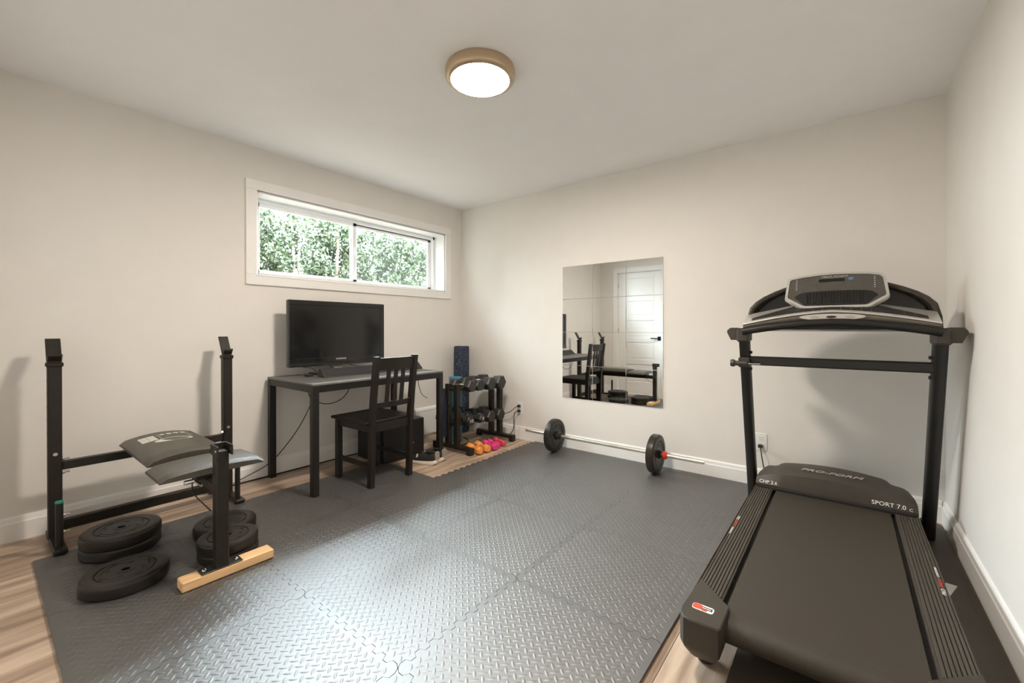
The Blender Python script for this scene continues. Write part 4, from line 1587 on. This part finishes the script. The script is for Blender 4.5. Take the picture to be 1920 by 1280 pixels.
shoe('sneaker', 'black sneaker with white sole, the one nearer the chair', (0.668, -1.088, 0.0005), math.radians(193))
shoe('sneaker', 'black sneaker with white sole, behind the first by the desk leg', (0.650, -0.994, 0.0005), math.radians(191))

# ================================================================== DUMBBELL RACK
rk = thing('dumbbell_rack', 'black two-tier dumbbell rack in the corner beside the desk', 'dumbbell rack', (0.60, -0.42, 0))
for yy in (-0.715, -0.130):
    mb = MB(rk)
    mb.box((0.375, yy - 0.025, 0.030), (0.850, yy + 0.025, 0.062), 0.003)
    mb.box((0.375, yy - 0.025, 0.001), (0.420, yy + 0.025, 0.032), 0.003).box((0.800, yy - 0.025, 0.001), (0.850, yy + 0.025, 0.032), 0.003)
    mb.build('foot', 'blackmetal', rk)
    for xx in (0.560, 0.668):
        mb = MB(rk)
        mb.box((xx - 0.023, yy - 0.023, 0.060), (xx + 0.023, yy + 0.023, 0.598), 0.003)
        po = mb.build('post', 'blackmetal', rk)
        for z in (0.40, 0.215):
            mb = MB(rk)
            mb.tube([(xx + 0.022, yy, z), (xx + 0.028, yy, z)], 0.008, 8)
            mb.build('bolt', 'dark', po)
    for z in (0.551, 0.244):
        mb = MB(rk)
        mb.bar((0.545, yy, z), (0.690, yy, z), 0.03, 0.03, 0.002)
        mb.build('side_brace', 'blackmetal', rk)
for z, dz in ((0.551, 0), (0.244, 0)):
    for xx in (0.592, 0.668):
        mb = MB(rk)
        mb.bar((xx, -0.692, z), (xx, -0.153, z), 0.028, 0.022, 0.002, up=(0, 0, 1))
        mb.build('shelf_rail', 'blackmetal', rk)


def hexpts(r, rot=0.0):
    return [(r * math.cos(PI / 3 * k + rot), r * math.sin(PI / 3 * k + rot)) for k in range(6)]


def dumbbell(label, c, yawdeg, span, r, hl, m, hm='chrome', hr=0.014, rot=PI / 6, group=None, num=None, name='hex_dumbbell', rounder=False):
    """handle along local x; c = base point under the centre"""
    t_ = thing(name, label, 'dumbbell', c, math.radians(yawdeg), group=group, world=False)
    zc_ = r * math.cos(PI / 6) if abs(rot - 0) < 1e-6 else r * (1.0 if False else math.cos(0))
    zc_ = max(-min(p[1] for p in hexpts(r, rot)), 0.001)
    for s_ in (-1, 1):
        mb_ = MB()
        xs_ = [s_ * (span / 2 - hl), s_ * (span / 2 - hl + 0.010), s_ * (span / 2 - 0.010), s_ * span / 2]
        if rounder:
            sc_ = [0.55, 0.86, 0.97, 1.0, 0.97, 0.72]
            xs_ = [s_ * (span / 2 - hl + q * hl) for q in (0, 0.10, 0.30, 0.60, 0.86, 1.0)]
        else:
            sc_ = [0.78, 1.0, 1.0, 0.86]
        mb_.loft([[Vector((x_, u * k_, v * k_ + zc_)) for u, v in hexpts(r, rot)] for x_, k_ in zip(xs_, sc_)])
        hd = mb_.build('head', m, t_, smooth=20 if not rounder else 45)
        if num and s_ > 0:
            text(num, r * 0.85, 'white', hd, frame_mtx((span / 2 + 0.0004, 0, zc_), (0, 1, 0), (0, 0, 1)), 'number')
    mb_ = MB()
    mb_.tube([(-span / 2 + hl * 0.5, 0, zc_), (-span * 0.12, 0, zc_), (0, 0, zc_), (span * 0.12, 0, zc_), (span / 2 - hl * 0.5, 0, zc_)], [hr, hr * 1.05, hr * 1.15, hr * 1.05, hr], 14)
    mb_.build('handle', hm, t_, smooth=50)
    return t_


G1 = 'dumbbells on the rack upper tier'
for lab, x_, y_, yw, sp, r_, hl_ in (('small black hex dumbbell on upper rack tier, first from the desk', 0.630, -0.612, 0, 0.262, 0.056, 0.076),
                                     ('black hex dumbbell with white label on its near head, upper tier second from desk', 0.628, -0.492, -3, 0.262, 0.057, 0.076),
                                     ('large black hex dumbbell on upper rack tier, third from the desk', 0.630, -0.360, 0, 0.285, 0.065, 0.086),
                                     ('largest black hex dumbbell on upper rack tier, nearest the mirror wall', 0.634, -0.224, 0, 0.292, 0.068, 0.088)):
    d_ = dumbbell(lab, (x_, y_, 0.577 - 0.866 * r_), yw, sp, r_, hl_, 'iron', group=G1, rot=0)
    if 'white label' in lab:
        tb = MB()
        tb.box((0.070, -0.016, 2 * 0.866 * r_ + 0.0002), (0.112, 0.016, 2 * 0.866 * r_ + 0.0012))
        tb.build('weight_label', 'white', d_, smooth=0)
G2 = 'dumbbells on the rack lower tier'
dumbbell('black neoprene dumbbell with white numeral on its end, lower tier beside the desk-side post', (0.640, -0.604, 0.270 - 0.866 * 0.050), -12, 0.245, 0.050, 0.090, 'iron', 'iron', 0.0145, 0, G2, '10', 'neoprene_dumbbell', True)
dumbbell('smaller black neoprene dumbbell in the middle of the lower rack tier, second from the desk', (0.640, -0.478, 0.270 - 0.866 * 0.046), 2, 0.240, 0.046, 0.085, 'iron', 'iron', 0.0145, 0, G2, '8', 'neoprene_dumbbell', True)
dumbbell('black hex dumbbell on lower rack tier, third from the desk', (0.632, -0.360, 0.270 - 0.866 * 0.058), 0, 0.275, 0.058, 0.080, 'iron', group=G2, rot=0)
dumbbell('black hex dumbbell on lower rack tier, nearest the mirror wall', (0.635, -0.222, 0.270 - 0.866 * 0.058), 0, 0.275, 0.058, 0.080, 'iron', group=G2, rot=0)
# coloured pairs on the floor
G3 = 'coloured dumbbells on the floor'
dumbbell('orange neoprene dumbbell on the floor, the nearer of the two', (0.795, -0.628, 0.0006), -14, 0.205, 0.036, 0.074, 'orange', 'orange', 0.018, PI / 6 + 0.1, G3, None, 'orange_dumbbell', True)
dumbbell('orange neoprene dumbbell on the floor, the one beside the magenta pair', (0.808, -0.538, 0.0006), -16, 0.205, 0.036, 0.074, 'orange', 'orange', 0.018, PI / 6, G3, None, 'orange_dumbbell', True)
dumbbell('magenta neoprene dumbbell on the floor, beside the orange pair', (0.818, -0.448, 0.0006), -16, 0.205, 0.032, 0.068, 'pink', 'pink', 0.016, PI / 6, G3, None, 'magenta_dumbbell', True)
dumbbell('magenta neoprene dumbbell on the floor, beside the coral pair', (0.800, -0.372, 0.0006), -18, 0.180, 0.029, 0.060, 'pink', 'pink', 0.015, PI / 6, G3, None, 'magenta_dumbbell', True)
dumbbell('coral red neoprene dumbbell on the floor, farthest of the coloured ones', (0.800, -0.290, 0.0006), -20, 0.185, 0.028, 0.060, 'coral', 'coral', 0.014, PI / 6, G3, None, 'coral_dumbbell', True)

# ---- foam roller, rolled mat, hanging cloth
ro = MB().lathe([(0.070, 0.0006), (0.080, 0.008), (0.080, 0.895), (0.074, 0.905)], (0.150, -0.140, 0), n=36).build('foam_roller', 'speckle', smooth=40)
tag(ro, 'tall black foam roller speckled with blue, standing in the corner', 'foam roller')
rl = thing('yoga_mat', 'rolled turquoise exercise mat standing upright behind the dumbbell rack', 'yoga mat', (0.375, -0.455, 0))
mb = MB(rl)
sp_pts = []
for k in range(90):
    a = k / 89 * 2 * PI * 3.2
    r_ = 0.022 + 0.0022 * a
    sp_pts.append((0.375 + r_ * math.cos(a), -0.455 + r_ * math.sin(a)))
inn = [(0.375 + (math.hypot(x - 0.375, y + 0.455) - 0.009) * math.cos(math.atan2(y + 0.455, x - 0.375)), -0.455 + (math.hypot(x - 0.375, y + 0.455) - 0.009) * math.sin(math.atan2(y + 0.455, x - 0.375))) for x, y in sp_pts]
rings = [[Vector((o_[0], o_[1], 0.0006)), Vector((o_[0], o_[1], 0.622)), Vector((i_[0], i_[1], 0.622)), Vector((i_[0], i_[1], 0.0006))] for o_, i_ in zip(sp_pts, inn)]
mb.loft(rings)
mb.build('rolled_sheet', 'teal', rl, smooth=40)
mb = MB(rl)
mb.lathe([(0.0685, 0.30), (0.0695, 0.302), (0.0695, 0.338), (0.0685, 0.34)], (0.375, -0.455, 0), n=28, closed=True)
mb.build('strap', 'cord', rl)

cl = MB()
rings = []
for k in range(13):
    q = k / 12
    z = 0.560 - q * 0.43
    w_ = 0.020 + 0.052 * min(1, q / 0.62) if q < 0.64 else 0.050 - 0.01 * (q - 0.64)
    yc_ = -0.770 - 0.010 * math.sin(q * PI)
    rings.append([Vector((0.560 + 0.016 * math.cos(a) + 0.004 * math.sin(3 * a + 4 * q), min(-0.7425, yc_ + w_ * math.sin(a) * (1 + 0.12 * math.sin(5 * a + 6 * q)) - 0.012), z)) for a in [2 * PI * j / 20 for j in range(20)]])
cl.loft(rings)
o = cl.build('hanging_cloth', 'navy', smooth=60)
tag(o, 'dark navy cloth hanging on the rack end behind the right desk leg', 'cloth')

# ================================================================== OUTLETS AND CORDS
def outlet(xc, zc, label):
    t_ = thing('wall_outlet', label, 'outlet', (xc, 0, zc), group='wall outlets on the mirror wall')
    mb_ = MB(t_)
    mb_.box((xc - 0.036, -0.006, zc - 0.060), (xc + 0.036, -0.0005, zc + 0.060), 0.003)
    pl_ = mb_.build('cover_plate', 'outlet', t_)
    for dz in (0.0245, -0.0245):
        mb_ = MB(t_)
        mb_.box((xc - 0.0165, -0.0078, zc + dz - 0.019), (xc + 0.0165, -0.0055, zc + dz + 0.019), 0.002)
        rc = mb_.build('receptacle', 'outlet', t_)
        mb_ = MB(t_)
        mb_.box((xc - 0.008, -0.0083, zc + dz + 0.001), (xc - 0.006, -0.0075, zc + dz + 0.010)).box((xc + 0.006, -0.0083, zc + dz + 0.001), (xc + 0.008, -0.0075, zc + dz + 0.009)).box((xc - 0.002, -0.0083, zc + dz - 0.010), (xc + 0.002, -0.0075, zc + dz - 0.006))
        mb_.build('slots', 'dark', rc)
    return t_


outlet(0.828, 0.303, 'white wall outlet with two black plugs, beside the dumbbell rack')
outlet(2.908, 0.311, 'white wall outlet behind the left treadmill upright')


def plugcord(name, pos, pts, label, r=0.0032, m='cord'):
    t_ = thing(name, label, 'cord', (pos[0], pos[1] - 0.02, pos[2]))
    mb_ = MB(t_)
    mb_.box((pos[0] - 0.013, -0.040, pos[2] - 0.012), (pos[0] + 0.013, -0.0086, pos[2] + 0.012), 0.005)
    mb_.build('plug', 'iron' if m == 'cord' else m, t_)
    mb_ = MB(t_)
    mb_.tube(smooth_path(pts, 8), r, 7)
    mb_.build('wire', m, t_, smooth=60)


plugcord('plugged_cable', (0.828, 0, 0.3275), [(0.828, -0.036, 0.3275), (0.815, -0.06, 0.320), (0.76, -0.075, 0.272), (0.66, -0.075, 0.240), (0.50, -0.07, 0.238), (0.34, -0.06, 0.20)],
         'black cord from the upper plug, running left behind the dumbbell rack')
plugcord('plugged_cable', (0.828, 0, 0.2785), [(0.828, -0.036, 0.2785), (0.805, -0.06, 0.262), (0.798, -0.065, 0.20), (0.800, -0.07, 0.12), (0.770, -0.075, 0.060), (0.70, -0.076, 0.025), (0.58, -0.078, 0.012), (0.42, -0.085, 0.006)],
         'black cord from the lower plug, dropping to the floor behind the rack', 0.004)
cord('charger_wire', [(0.845, -0.012, 0.262), (0.85, -0.03, 0.235), (0.84, -0.03, 0.17), (0.835, -0.03, 0.06), (0.83, -0.04, 0.004)], 0.0014, 'thin white wire hanging below the corner wall outlet', 'cable', 'whitecord')
cord('floor_cable', [(0.37, -0.33, 0.0055), (0.45, -0.36, 0.0055), (0.52, -0.42, 0.0055), (0.56, -0.52, 0.0055), (0.53, -0.63, 0.0055)], 0.0042, 'black cable on the floor between the feet of the dumbbell rack', 'cable')
plugcord('plugged_cable', (2.905, 0, 0.2865), [(2.905, -0.036, 0.2865), (2.915, -0.06, 0.26), (2.925, -0.07, 0.20), (2.945, -0.08, 0.12), (3.0, -0.10, 0.03), (3.10, -0.14, 0.012)],
         'black treadmill cord plugged in behind the left treadmill upright', 0.0035)
for o in list(bpy.data.objects):
    if '_o' in o:
        del o['_o']
